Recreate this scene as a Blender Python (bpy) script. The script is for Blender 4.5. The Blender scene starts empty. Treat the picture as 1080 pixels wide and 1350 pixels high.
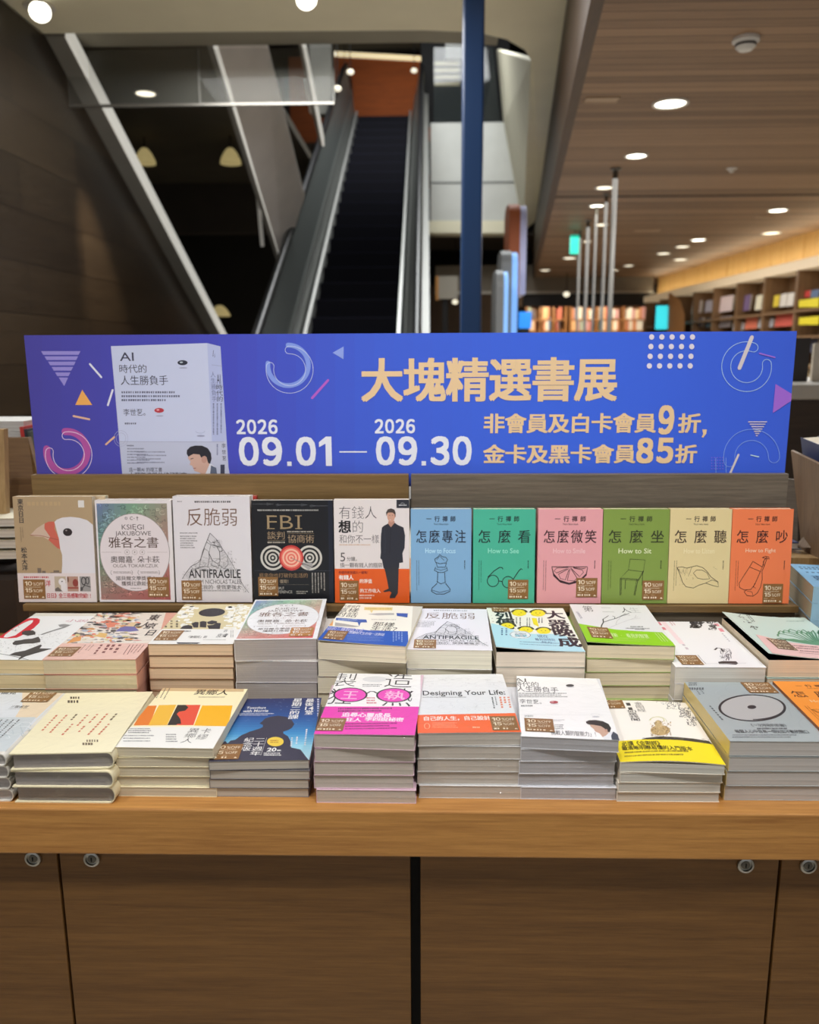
import bpy, bmesh, math, random
import numpy as np
from mathutils import Vector, Matrix

random.seed(7)
SC = bpy.context.scene
COL = SC.collection

# ------------------------------------------------------------------ camera
H = 1.43                                   # eye height above the shop floor
TH, PS, RO, FPX = math.radians(11.2), math.radians(1.3), math.radians(-0.28), 1065.0
c_, s_ = math.cos, math.sin
FW = Vector((-s_(PS)*c_(TH), c_(PS)*c_(TH), -s_(TH)))
_rt = Vector((c_(PS), s_(PS), 0.0)); _up = _rt.cross(FW)
RT = _rt*c_(RO) + _up*s_(RO); UP = _up*c_(RO) - _rt*s_(RO)
EYE = Vector((0, 0, H))
cam = bpy.data.cameras.new('camera'); camo = bpy.data.objects.new('camera', cam); COL.objects.link(camo)
m = Matrix((RT, UP, -FW)).transposed().to_4x4(); m.translation = EYE
camo.matrix_world = m
cam.sensor_fit = 'AUTO'; cam.sensor_width = 36.0; cam.lens = FPX/1350.0*36.0
cam.clip_start = 0.05; cam.clip_end = 100
cam.dof.use_dof = True; cam.dof.focus_distance = 1.38; cam.dof.aperture_fstop = 3.7
SC.camera = camo

# ------------------------------------------------------------------ view + world
SC.view_settings.view_transform = 'Standard'
SC.view_settings.look = 'None'
SC.view_settings.exposure = 0.0
SC.view_settings.gamma = 1.0
SC.view_settings.use_curve_mapping = False
SC.cycles.use_denoising = True
SC.cycles.max_bounces = 6
SC.cycles.sample_clamp_indirect = 6.0
SC.cycles.caustics_reflective = False
SC.cycles.caustics_refractive = False
world = bpy.data.worlds.new('world'); SC.world = world; world.use_nodes = True
world.node_tree.nodes['Background'].inputs[0].default_value = (1.0, 1.0, .99, 1)
world.node_tree.nodes['Background'].inputs[1].default_value = 0.36

def light(name, kind, loc, energy, color=(1, .93, .83), size=.2, aim=None, spot=None, blend=.6, sy=None):
    l = bpy.data.lights.new(name, kind); l.energy = energy; l.color = color
    if kind == 'AREA':
        l.size = size
        if sy: l.shape = 'RECTANGLE'; l.size_y = sy
    else:
        l.shadow_soft_size = size
    if kind == 'SPOT':
        l.spot_size = math.radians(spot or 70); l.spot_blend = blend
    o = bpy.data.objects.new(name, l); COL.objects.link(o); o.location = loc
    if aim is not None:
        o.rotation_euler = (Vector(aim)-Vector(loc)).to_track_quat('-Z', 'Y').to_euler()
    return o

# shop lighting over the table: ceiling spots a little in front of and above it
WARM = (.985, .99, 1.0)
for x_, y_, e_ in ((-1.3, .40, 97), (-.4, .10, 104), (.5, .10, 104), (1.4, .40, 97)):
    light('ceiling_spot_light', 'SPOT', (x_, y_, 3.6), e_, WARM, .09, (x_*.42, 1.25, .9), 62, .9)
# broad area fills added to brighten the shop further back, without fixtures
light('hall_light', 'AREA', (2.6, 9.0, 2.8), 190, WARM, 2.5, (2.6, 9.0, 0), sy=8)
light('hall_light', 'AREA', (-1.0, 4.9, 3.55), 170, WARM, 1.6, (-1.0, 4.9, 0), sy=3)
light('atrium_light', 'AREA', (-.2, 12.0, 8.6), 560, (.97, 1, 1), 3.0, (-.5, 14.0, 0), sy=4)

# ------------------------------------------------------------------ pixel helpers (pixels of the 1080x1350 frame)
def ray(u, v): return FW + RT*((u-540)/FPX) - UP*((v-675)/FPX)
def on_z(u, v, z):                          # z relative to the eye
    d = ray(u, v); return EYE + d*(z/d.z)
def on_y(u, v, y):
    d = ray(u, v); return EYE + d*(y/d.y)
def on_x(u, v, x):
    d = ray(u, v); return EYE + d*(x/d.x)
def proj(p):
    q = Vector(p)-EYE; d = q.dot(FW)
    return (540+FPX*q.dot(RT)/d, 675-FPX*q.dot(UP)/d)

# ------------------------------------------------------------------ colours and materials
def lin1(c):
    c = c/255.0
    return c/12.92 if c <= .04045 else ((c+.055)/1.055)**2.4
def lin(rgb, g=1.0): return tuple(min(.95, lin1(v)*g) for v in rgb)+(1.0,)

MATS = {}
def mat(name, rgb=None, rough=.5, metal=0.0, g=1.0, emit=None, estr=0.0, coat=0.0, trans=0.0, alpha=1.0, spec=.5):
    if name in MATS: return MATS[name]
    M = bpy.data.materials.new(name); M.use_nodes = True
    b = M.node_tree.nodes['Principled BSDF']
    if rgb: b.inputs['Base Color'].default_value = lin(rgb, g)
    b.inputs['Roughness'].default_value = rough; b.inputs['Metallic'].default_value = metal
    b.inputs['Coat Weight'].default_value = coat; b.inputs['Coat Roughness'].default_value = .1
    b.inputs['Transmission Weight'].default_value = trans
    b.inputs['Specular IOR Level'].default_value = spec
    b.inputs['Alpha'].default_value = alpha
    if emit:
        b.inputs['Emission Color'].default_value = lin(emit); b.inputs['Emission Strength'].default_value = estr
    MATS[name] = M
    return M

def nodes_of(M): return M.node_tree.nodes, M.node_tree.links, M.node_tree.nodes['Principled BSDF']

def wood(name, c1, c2, grain='x', scale=1.0, rough=.45, bump=.05, g=1.0, plank=None, coat=0.0):
    """oak-like grain: stretched noise, finer streaks, optional plank joints (axis, width, run axis, run length)"""
    if name in MATS: return MATS[name]
    M = mat(name, c1, rough, coat=coat); N, L, b = nodes_of(M)
    tc = N.new('ShaderNodeTexCoord'); mp = N.new('ShaderNodeMapping')
    sx = {'x': (3.2, 75, 75), 'y': (75, 3.2, 75), 'z': (75, 75, 3.2)}[grain]
    mp.inputs['Scale'].default_value = [v*scale for v in sx]
    L.new(tc.outputs['Object'], mp.inputs['Vector'])
    n1 = N.new('ShaderNodeTexNoise'); n1.inputs['Scale'].default_value = .42; n1.inputs['Detail'].default_value = 7
    n1.inputs['Roughness'].default_value = .62; n1.inputs['Distortion'].default_value = .5
    n2 = N.new('ShaderNodeTexNoise'); n2.inputs['Scale'].default_value = 2.6; n2.inputs['Detail'].default_value = 6; n2.inputs['Roughness'].default_value = .7
    L.new(mp.outputs[0], n1.inputs['Vector']); L.new(mp.outputs[0], n2.inputs['Vector'])
    mx = N.new('ShaderNodeMath'); mx.operation = 'MULTIPLY_ADD'; mx.inputs[1].default_value = .62
    L.new(n2.outputs['Fac'], mx.inputs[0])
    m2 = N.new('ShaderNodeMath'); m2.operation = 'MULTIPLY'; m2.inputs[1].default_value = .42
    L.new(n1.outputs['Fac'], m2.inputs[0]); L.new(m2.outputs[0], mx.inputs[2])
    fac = mx.outputs[0]
    if plank:
        ax, wd, rx, rl = plank
        br = N.new('ShaderNodeTexBrick'); br.inputs['Scale'].default_value = 1.0
        br.inputs['Mortar Size'].default_value = .004; br.inputs['Brick Width'].default_value = rl
        br.inputs['Row Height'].default_value = wd; br.inputs['Color1'].default_value = (0, 0, 0, 1)
        br.inputs['Color2'].default_value = (1, 1, 1, 1); br.inputs['Mortar'].default_value = (.5, .5, .5, 1)
        sp = N.new('ShaderNodeSeparateXYZ'); cb = N.new('ShaderNodeCombineXYZ')
        L.new(tc.outputs['Object'], sp.inputs[0])
        L.new(sp.outputs[rx.upper()], cb.inputs[0]); L.new(sp.outputs[ax.upper()], cb.inputs[1])
        L.new(cb.outputs[0], br.inputs['Vector'])
        bw = N.new('ShaderNodeMath'); bw.operation = 'MULTIPLY_ADD'; bw.inputs[1].default_value = .32
        L.new(br.outputs['Color'], bw.inputs[0]); 
        m3 = N.new('ShaderNodeMath'); m3.operation = 'MULTIPLY_ADD'; m3.inputs[1].default_value = .72; m3.inputs[2].default_value = -.02
        L.new(fac, m3.inputs[0]); L.new(m3.outputs[0], bw.inputs[2]); fac = bw.outputs[0]
    cr = N.new('ShaderNodeValToRGB')
    cr.color_ramp.elements[0].position = .36; cr.color_ramp.elements[0].color = lin(c2, g)
    cr.color_ramp.elements[1].position = .66; cr.color_ramp.elements[1].color = lin(c1, g)
    L.new(fac, cr.inputs[0])
    out = cr.outputs[0]
    if plank:
        mm = N.new('ShaderNodeMixRGB'); mm.blend_type = 'MULTIPLY'; mm.inputs[2].default_value = (.35, .3, .28, 1)
        L.new(br.outputs['Fac'], mm.inputs[0]); L.new(out, mm.inputs[1]); out = mm.outputs[0]
    L.new(out, b.inputs['Base Color'])
    bp = N.new('ShaderNodeBump'); bp.inputs['Strength'].default_value = bump*4; bp.inputs['Distance'].default_value = .002
    L.new(n2.outputs['Fac'], bp.inputs['Height']); L.new(bp.outputs[0], b.inputs['Normal'])
    return M

def plaster(name, rgb, var=.06, rough=.8, scale=3.0, metal=0.0):
    if name in MATS: return MATS[name]
    M = mat(name, rgb, rough, metal); N, L, b = nodes_of(M)
    tc = N.new('ShaderNodeTexCoord'); n = N.new('ShaderNodeTexNoise'); n.inputs['Scale'].default_value = scale
    n.inputs['Detail'].default_value = 5
    L.new(tc.outputs['Object'], n.inputs['Vector'])
    cr = N.new('ShaderNodeValToRGB'); cr.color_ramp.elements[0].position = .3; cr.color_ramp.elements[1].position = .7
    cr.color_ramp.elements[0].color = lin(rgb, 1-var*2); cr.color_ramp.elements[1].color = lin(rgb, 1+var)
    L.new(n.outputs['Fac'], cr.inputs[0]); L.new(cr.outputs[0], b.inputs['Base Color'])
    return M

def ink_mat(name, rough, coat=0.0, bump=0.0, page=False):
    """printed paper: the ink colour is a colour attribute of the mesh"""
    M = mat(name, (255, 255, 255), rough, coat=coat); N, L, b = nodes_of(M)
    at = N.new('ShaderNodeAttribute'); at.attribute_name = 'ink'
    out = at.outputs['Color']
    tc = N.new('ShaderNodeTexCoord')
    if page:                                  # stacked leaves: fine lines along the thickness
        mp = N.new('ShaderNodeMapping'); mp.inputs['Scale'].default_value = (3, 3, 900)
        n = N.new('ShaderNodeTexNoise'); n.inputs['Scale'].default_value = 1.0; n.inputs['Detail'].default_value = 3
        L.new(tc.outputs['Object'], mp.inputs[0]); L.new(mp.outputs[0], n.inputs['Vector'])
        cr = N.new('ShaderNodeValToRGB'); cr.color_ramp.elements[0].position = .25; cr.color_ramp.elements[1].position = .75
        cr.color_ramp.elements[0].color = (.66, .65, .63, 1); cr.color_ramp.elements[1].color = (1, 1, 1, 1)
        mm = N.new('ShaderNodeMixRGB'); mm.blend_type = 'MULTIPLY'; mm.inputs[0].default_value = 1
        L.new(n.outputs['Fac'], cr.inputs[0]); L.new(out, mm.inputs[1]); L.new(cr.outputs[0], mm.inputs[2]); out = mm.outputs[0]
        bp = N.new('ShaderNodeBump'); bp.inputs['Strength'].default_value = .25; bp.inputs['Distance'].default_value = .001
        L.new(n.outputs['Fac'], bp.inputs['Height']); L.new(bp.outputs[0], b.inputs['Normal'])
    if bump:                                  # shrink-wrap wrinkles
        n2 = N.new('ShaderNodeTexNoise'); n2.inputs['Scale'].default_value = 26; n2.inputs['Detail'].default_value = 5
        n2.inputs['Distortion'].default_value = 2.2
        L.new(tc.outputs['Object'], n2.inputs['Vector'])
        b2 = N.new('ShaderNodeBump'); b2.inputs['Strength'].default_value = bump; b2.inputs['Distance'].default_value = .016
        L.new(n2.outputs['Fac'], b2.inputs['Height']); L.new(b2.outputs[0], b.inputs['Coat Normal'])
    L.new(out, b.inputs['Base Color'])
    return M
INK = ink_mat('printed_paper', .5, .12)
WRAPINK = ink_mat('printed_paper_in_film', .45, .5, .18)
PAGES = ink_mat('page_edges', .75, 0, 0, True)
WRAPPAGES = ink_mat('page_edges_in_film', .6, .8, .9, True)

# ------------------------------------------------------------------ mesh helpers
def link(name, me, parent=None, loc=None):
    o = bpy.data.objects.new(name, me); COL.objects.link(o)
    if parent: o.parent = parent
    if loc is not None: o.location = loc
    return o
def tag(o, label=None, cat=None, group=None, kind=None):
    if label: o['label'] = label
    if cat: o['category'] = cat
    if group: o['group'] = group
    if kind: o['kind'] = kind
    return o
def empty(name, loc=(0, 0, 0), rz=0.0):
    o = bpy.data.objects.new(name, None); COL.objects.link(o); o.location = loc; o.rotation_euler = (0, 0, rz)
    o.empty_display_size = .05
    return o

class MB:
    """collects shapes for ONE mesh object"""
    def __init__(s): s.bm = bmesh.new()
    def box(s, a, b, bev=0.0):
        r = bmesh.ops.create_cube(s.bm, size=1.0)['verts']
        c = [(p+q)/2 for p, q in zip(a, b)]; d = [abs(q-p) for p, q in zip(a, b)]
        for v in r: v.co = Vector((v.co.x*d[0]+c[0], v.co.y*d[1]+c[1], v.co.z*d[2]+c[2]))
        if bev:
            es = list({e for v in r for e in v.link_edges})
            bmesh.ops.bevel(s.bm, geom=es, offset=bev, segments=2, affect='EDGES', profile=.5)
        return s
    def hexa(s, lo, hi):
        """four lower and four upper corners in the same order"""
        v = [s.bm.verts.new(p) for p in list(lo)+list(hi)]
        n = len(lo)
        s.bm.faces.new(v[:n][::-1]); s.bm.faces.new(v[n:])
        for i in range(n): s.bm.faces.new((v[i], v[(i+1) % n], v[n+(i+1) % n], v[n+i]))
        bmesh.ops.recalc_face_normals(s.bm, faces=s.bm.faces)
        return s
    def slab(s, pts, t):
        """polygon extruded along vector t"""
        t = Vector(t); return s.hexa([Vector(p) for p in pts], [Vector(p)+t for p in pts])
    def tube(s, pts, r, n=12, cap=True):
        pts = [Vector(p) for p in pts]; rings = []
        for i, p in enumerate(pts):
            d = (pts[min(i+1, len(pts)-1)]-pts[max(i-1, 0)]).normalized()
            a = d.orthogonal().normalized() if i == 0 else (rings_a - d*rings_a.dot(d)).normalized()
            rings_a = a; b = d.cross(a)
            rr = r[i] if isinstance(r, (list, tuple)) else r
            rings.append([s.bm.verts.new(p+a*rr*math.cos(2*math.pi*k/n)+b*rr*math.sin(2*math.pi*k/n)) for k in range(n)])
        for q, w in zip(rings, rings[1:]):
            for k in range(n): s.bm.faces.new((q[k], q[(k+1) % n], w[(k+1) % n], w[k]))
        if cap: s.bm.faces.new(rings[0][::-1]); s.bm.faces.new(rings[-1])
        return s
    def lathe(s, prof, n=24, at=(0, 0, 0), axis='z'):
        at = Vector(at); rings = []
        for r, h in prof:
            ring = []
            for k in range(n):
                a = 2*math.pi*k/n; x, y = r*math.cos(a), r*math.sin(a)
                p = Vector((x, y, h)) if axis == 'z' else Vector((x, -h, y))
                ring.append(s.bm.verts.new(at+p))
            rings.append(ring)
        for q, w in zip(rings, rings[1:]):
            for k in range(n): s.bm.faces.new((q[k], q[(k+1) % n], w[(k+1) % n], w[k]))
        s.bm.faces.new(rings[0][::-1]); s.bm.faces.new(rings[-1])
        return s
    def build(s, name, m, parent=None, loc=None, smooth=False, bev=0.0):
        me = bpy.data.meshes.new(name); bmesh.ops.recalc_face_normals(s.bm, faces=s.bm.faces)
        s.bm.to_mesh(me); s.bm.free(); me.materials.append(m)
        if smooth:
            for p in me.polygons: p.use_smooth = True
        o = link(name, me, parent, loc)
        if bev:
            md = o.modifiers.new('bevel', 'BEVEL'); md.width = bev; md.segments = 2; md.limit_method = 'ANGLE'
        return o
def box(name, a, b, m, parent=None, bev=0.0): return MB().box(a, b).build(name, m, parent, bev=bev)
def struct(o): o['kind'] = 'structure'; return o
# ------------------------------------------------------------------ printed art
GLY = {}
def glyph(ch, bold=0.0):
    """flat mesh of one character (or latin word) in em units"""
    k = (ch, round(bold, 3))
    if k in GLY: return GLY[k]
    cu = bpy.data.curves.new('t', 'FONT'); cu.body = ch; cu.resolution_u = 3; cu.offset = bold if (bold < 0 or not any(is_cjk(c) for c in ch)) else 0.0
    ob = bpy.data.objects.new('t', cu); me = bpy.data.meshes.new_from_object(ob)
    vs = np.array([(v.co.x, v.co.y) for v in me.vertices] or [(0, 0)], float)
    fs = [tuple(p.vertices) for p in me.polygons]
    bpy.data.objects.remove(ob); bpy.data.curves.remove(cu); bpy.data.meshes.remove(me)
    GLY[k] = (vs, fs); return GLY[k]
def is_cjk(ch): return ord(ch) > 0x2e00

class Art:
    """a flat print W wide; units are 1/100 of the width, x right, y down from the top left corner"""
    def __init__(s, w, h, gain=1.0):
        s.w, s.h = w, h; s.u = w/100.0; s.hu = h/s.u; s.gain = gain
        s.parts = {}; s.cur = 'cover'; s.parts['cover'] = []; s.layer = 0; s.Hm = None; s.off = None
    def part(s, n): s.cur = n; s.parts.setdefault(n, []); return s
    # --- maps from picture coordinates to art units
    def affine(s, x0, y0, x1, y1, ay=None):
        """crop pixel box of the cover -> units"""
        k = 100.0/(x1-x0); ky = s.hu/(y1-y0)
        s.Hm = np.array([[k, 0, -x0*k], [0, ky, -y0*ky], [0, 0, 1]]); return s
    def quad(s, src):
        """src: pixel corners TL TR BR BL"""
        dst = [(0, 0), (100, 0), (100, s.hu), (0, s.hu)]
        A = []; B = []
        for (x, y), (X, Y) in zip(src, dst):
            A.append([x, y, 1, 0, 0, 0, -x*X, -y*X]); B.append(X)
            A.append([0, 0, 0, x, y, 1, -x*Y, -y*Y]); B.append(Y)
        h = np.linalg.solve(np.array(A, float), np.array(B, float))
        s.Hm = np.append(h, 1).reshape(3, 3); return s
    def crop(s, x0, y0, k):
        """further coordinates are pixels of a zoomed crop"""
        s.off = (x0, y0, k); return s
    def units(s): s.Hm = None; s.off = None; return s
    def mp(s, x, y):
        if s.off: x, y = s.off[0]+x/s.off[2], s.off[1]+y/s.off[2]
        if s.Hm is None: return (x, y)
        q = s.Hm @ np.array((x, y, 1.0)); return (q[0]/q[2], q[1]/q[2])
    # --- primitives (emit in units)
    def emit(s, polys, col):
        s.layer += 1
        c = lin(col, s.gain)
        top = 0
        for p in polys:
            k = 0
            if isinstance(p, tuple): p, k = p
            top = max(top, k); s.parts[s.cur].append((p, c, s.layer+k))
        s.layer += top
        return s
    def poly(s, pts, col): return s.emit([[s.mp(*p) for p in pts]], col)
    def rect(s, x0, y0, x1, y1, col): return s.poly([(x0, y0), (x1, y0), (x1, y1), (x0, y1)], col)
    def ell(s, cx, cy, rx, ry, col, n=28, rot=0.0, a0=0, a1=360):
        cr, sr = math.cos(rot), math.sin(rot); pts = []
        full = (a1-a0) >= 360
        for i in range(n if full else n+1):
            a = math.radians(a0+(a1-a0)*i/n); x, y = rx*math.cos(a), ry*math.sin(a)
            pts.append((cx+x*cr-y*sr, cy+x*sr+y*cr))
        return s.poly(pts, col)
    def line(s, pts, w, col, closed=False):
        """stroke of width w (units)"""
        P = [s.mp(*p) for p in pts]
        if closed: P = P+[P[0]]
        out = []; n = len(P)
        if n < 2: return s
        L = []; R = []
        for i in range(n):
            a = P[i-1] if i > 0 else (P[-2] if closed else P[0]); b = P[(i+1)] if i < n-1 else (P[1] if closed else P[-1])
            dx, dy = b[0]-a[0], b[1]-a[1]; l = math.hypot(dx, dy) or 1
            nx, ny = -dy/l*w/2, dx/l*w/2
            L.append((P[i][0]+nx, P[i][1]+ny)); R.append((P[i][0]-nx, P[i][1]-ny))
        for i in range(n-1): out.append([L[i], L[i+1], R[i+1], R[i]])
        return s.emit(out, col)
    def ring(s, cx, cy, rx, ry, w, col, n=36, a0=0, a1=360, rot=0.0):
        cr, sr = math.cos(rot), math.sin(rot); pts = []
        full = (a1-a0) >= 360
        for i in range(n if full else n+1):
            a = math.radians(a0+(a1-a0)*i/n); x, y = rx*math.cos(a), ry*math.sin(a)
            pts.append((cx+x*cr-y*sr, cy+x*sr+y*cr))
        return s.line(pts, w, col, closed=full)
    def grad(s, x0, y0, x1, y1, stops, n=24, vert=True):
        for i in range(n):
            t = (i+.5)/n; k = max(j for j in range(len(stops)) if stops[j][0] <= t or j == 0)
            k = min(k, len(stops)-2); (ta, ca), (tb, cb) = stops[k], stops[k+1]
            f = min(1, max(0, (t-ta)/(tb-ta))); c = [a+(b-a)*f for a, b in zip(ca, cb)]
            if vert: s.rect(x0, y0+(y1-y0)*i/n, x1, y0+(y1-y0)*(i+1)/n, c)
            else: s.rect(x0+(x1-x0)*i/n, y0, x0+(x1-x0)*(i+1)/n, y1, c)
            s.layer -= 1
        s.layer += 1
        return s
    def _put(s, ch, bold, fx, out):
        vs, fs = glyph(ch, bold)
        offs = [(0, 0)]
        if bold > 0 and is_cjk(ch): offs = [(bold*a, bold*b) for a, b in ((1, .7), (-1, .7), (1, -.7), (-1, -.7))]+([(0, 0)] if bold > .02 else [])
        for k_, (ox, oy) in enumerate(offs):
            P = [fx(x+ox, y+oy) for x, y in vs]
            for f in fs: out.append(([P[i] for i in f], k_) if k_ else [P[i] for i in f])
    def text(s, body, x0, y0, x1, y1, col, bold=0.0, vert=False):
        """text fitted to a box of mapped coordinates"""
        xm, ym = (x0+x1)/2, (y0+y1)/2
        l, r, t, b = s.mp(x0, ym), s.mp(x1, ym), s.mp(xm, y0), s.mp(xm, y1)
        W = r[0]-l[0]; Hh = b[1]-t[1]; ex = (1, 0); cx, cy = (l[0]+r[0])/2, (t[1]+b[1])/2
        cx = s.mp(xm, ym)[0]; cy = s.mp(xm, ym)[1]
        out = []
        X0, Y0 = cx-W/2, cy-Hh/2
        if any(is_cjk(c) for c in body):
            cw = [1.0 if is_cjk(c) else .62 for c in body]; tot = sum(cw)
            if vert:
                step = Hh/len(body); e = min(step*1.0, W*1.1)
                for i, c in enumerate(body):
                    yc = Y0+step*(i+.5); ax = W/1.0 if W < e*1.5 else e
                    s._put(c, bold, lambda x, y, yc=yc: (cx+(x-(.5 if is_cjk(c) else .32))*min(W, e*1.6), yc-(y-.355)*e), out)
            else:
                unit = W/tot; xx = X0
                for c, k in zip(body, cw):
                    cell = unit*k; e = Hh*1.08
                    sx = min(cell/k*1.02, e*1.35)
                    xc = xx+cell/2; xx += cell
                    s._put(c, bold, lambda x, y, xc=xc, sx=sx, e=e, k=k: (xc+(x-k/2)*sx, cy-(y-.355)*e), out)
        else:
            vs, fs = glyph(body, bold)
            mn, mxx = vs.min(0), vs.max(0); d = np.maximum(mxx-mn, 1e-6)
            P = [(X0+(x-mn[0])/d[0]*W, Y0+Hh-(y-mn[1])/d[1]*Hh) for x, y in vs]
            if vert:
                P = [(X0+(y-mn[1])/d[1]*W, Y0+(x-mn[0])/d[0]*Hh) for x, y in vs]
            for f in fs: out.append([P[i] for i in f])
        return s.emit(out, col)
    def digits(s, body, x0, y0, x1, y1, col, bold=0.02):
        """figures with a flagged 1, each fitted to its own cell"""
        xm, ym = (x0+x1)/2, (y0+y1)/2
        l, r, t, b, c = s.mp(x0, ym), s.mp(x1, ym), s.mp(xm, y0), s.mp(xm, y1), s.mp(xm, ym)
        W, Hh = r[0]-l[0], b[1]-t[1]; X, Y = c[0]-W/2, c[1]-Hh/2
        wt = [{'1': .62, '.': .36}.get(ch, 1.0) for ch in body]; k = W/(sum(wt)+.16*(len(body)-1)); out = []
        for ch, q in zip(body, wt):
            cw = q*k
            if ch == '.':
                d = Hh*.15; out.append([(X+cw/2-d/2, Y+Hh-d), (X+cw/2+d/2, Y+Hh-d), (X+cw/2+d/2, Y+Hh), (X+cw/2-d/2, Y+Hh)])
            else:
                if ch == '1':                      # stem and flag, no foot
                    st = k*.30; P = [(X+cw, Y), (X+cw, Y+Hh), (X+cw-st, Y+Hh), (X+cw-st, Y+Hh*.24), (X, Y+Hh*.36), (X, Y+Hh*.19), (X+cw-st*.9, Y)]
                    out.append(P)
                else:
                    vs, fs = glyph(chr(ord(ch)+0xfee0), 0.0); mn, mx = vs.min(0), vs.max(0); d = mx-mn
                    bx, by = bold*k, bold*k
                    for j, (ox, oy) in enumerate(((0, 0), (bx, by), (-bx, by), (bx, -by), (-bx, -by))):
                        P = [(X+bx+(x-mn[0])/d[0]*(cw-2*bx)+ox, Y+Hh-by-(y-mn[1])/d[1]*(Hh-2*by)+oy) for x, y in vs]
                        out += [([P[i] for i in f], j) if j else [P[i] for i in f] for f in fs]
            X += cw+.16*k
        return s.emit(out, col)
    def rows(s, x0, y0, x1, y1, n, col, fill=.55, seed=1, vert=False):
        """rows of print too small to read"""
        rg = random.Random(seed); out = []
        for i in range(n):
            if not vert:
                ya = y0+(y1-y0)*i/n; yb = ya+(y1-y0)/n*fill; x = x0; end = x1-(x1-x0)*rg.uniform(0, .3)
                st = (yb-ya)*1.0
                while x < end:
                    wdt = st*rg.uniform(.5, .95); out.append([s.mp(*p) for p in ((x, ya), (x+wdt, ya), (x+wdt, yb), (x, yb))]); x += st*1.15
            else:
                xa = x0+(x1-x0)*i/n; xb = xa+(x1-x0)/n*fill; y = y0; end = y1-(y1-y0)*rg.uniform(0, .35)
                st = (xb-xa)*1.0*((y1-y0)/(x1-x0) if False else 1)
                while y < end:
                    hh = st*rg.uniform(.5, .95); out.append([s.mp(*p) for p in ((xa, y), (xb, y), (xb, y+hh), (xa, y+hh))]); y += st*1.15
        return s.emit(out, col)
    def scribble(s, x0, y0, x1, y1, n, w, cols, seed=3, size=.15):
        rg = random.Random(seed); L0 = s.layer
        for i in range(n):
            s.layer = L0+i % 12
            x, y = rg.uniform(x0, x1), rg.uniform(y0, y1); a = rg.uniform(0, 6.28); pts = []
            k = rg.uniform(-1.2, 1.2); st = size*(x1-x0)*rg.uniform(.4, 1)/5
            for j in range(6):
                pts.append((min(x1, max(x0, x)), min(y1, max(y0, y)))); x += math.cos(a)*st; y += math.sin(a)*st*(y1-y0)/(x1-x0); a += k*.6
            s.line(pts, w, rg.choice(cols))
        s.layer = L0+13
        return s
    def sticker(s, x0, y0, x1, y1, col=(140, 98, 52)):
        """brown square discount sticker; box in mapped coordinates"""
        keep = (s.cur, s.Hm, s.off, s.layer)
        xm, ym = (x0+x1)/2, (y0+y1)/2
        l, r, t, b, c = s.mp(x0, ym), s.mp(x1, ym), s.mp(xm, y0), s.mp(xm, y1), s.mp(xm, ym)
        W, Hh = r[0]-l[0], b[1]-t[1]; X, Y = c[0]-W/2, c[1]-Hh/2
        s.part('discount_sticker').units(); s.layer = 0
        q = lambda fx, fy: (X+W*fx, Y+Hh*fy)
        def R(a, b_, c_2, d, col): s.emit([[q(a, b_), q(c_2, b_), q(c_2, d), q(a, d)]], col)
        R(0, 0, 1, 1, col)
        lt = (238, 222, 195)
        s.digits('10', *q(.08, .10), *q(.40, .32), lt, .03); s.text('%OFF', *q(.45, .15), *q(.92, .32), lt)
        R(.06, .385, .80, .40, lt)
        s.digits('15', *q(.08, .45), *q(.40, .66), lt, .03); s.text('%OFF', *q(.45, .50), *q(.88, .66), lt)
        s.rows(*q(.07, .74), *q(.30, .80), 1, (200, 175, 140), seed=5); s.rows(*q(.42, .74), *q(.62, .80), 1, (200, 175, 140), seed=6)
        s.rows(*q(.07, .84), *q(.30, .94), 1, lt, .9, seed=8); s.rows(*q(.40, .84), *q(.66, .94), 1, lt, .9, seed=9)
        s.emit([[q(.82, .94), q(.88, .86), q(.95, .94)]], lt)
        s.cur, s.Hm, s.off, s.layer = keep
        return s
    # --- to mesh
    def mesh(s, part, z0, base=None, cut=None, dz=None, name='print', room=3.2e-4):
        """flat coloured faces at height z0; clipped to the sheet; optional bending dz(x, y)"""
        bm = bmesh.new(); lay = bm.loops.layers.float_color.new('ink')
        W, Hh = s.w, s.h
        def add(p, c, z):
            q = clip([(x*s.u, Hh-y*s.u) for x, y in p], W, Hh)
            if len(q) < 3: return
            ar = sum(q[i][0]*q[(i+1) % len(q)][1]-q[(i+1) % len(q)][0]*q[i][1] for i in range(len(q)))
            if abs(ar) < 1e-10: return
            if ar < 0: q = q[::-1]
            f = bm.faces.new([bm.verts.new((x, y, z)) for x, y in q])
            for l in f.loops: l[lay] = c
        n = max(1, max([e[2] for e in s.parts[part]] or [1]))
        stp = min(4e-5, room/n)
        for p, c, L in s.parts[part]: add(p, c, z0+stp*L)
        if dz:
            for i in range(1, 12):
                bmesh.ops.bisect_plane(bm, geom=bm.verts[:]+bm.edges[:]+bm.faces[:], plane_co=(W*i/12, 0, 0), plane_no=(1, 0, 0))
                bmesh.ops.bisect_plane(bm, geom=bm.verts[:]+bm.edges[:]+bm.faces[:], plane_co=(0, Hh*i/12, 0), plane_no=(0, 1, 0))
            for v in bm.verts: v.co.z += dz(v.co.x, v.co.y)
        me = bpy.data.meshes.new(name); bm.to_mesh(me); bm.free(); return me
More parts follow.
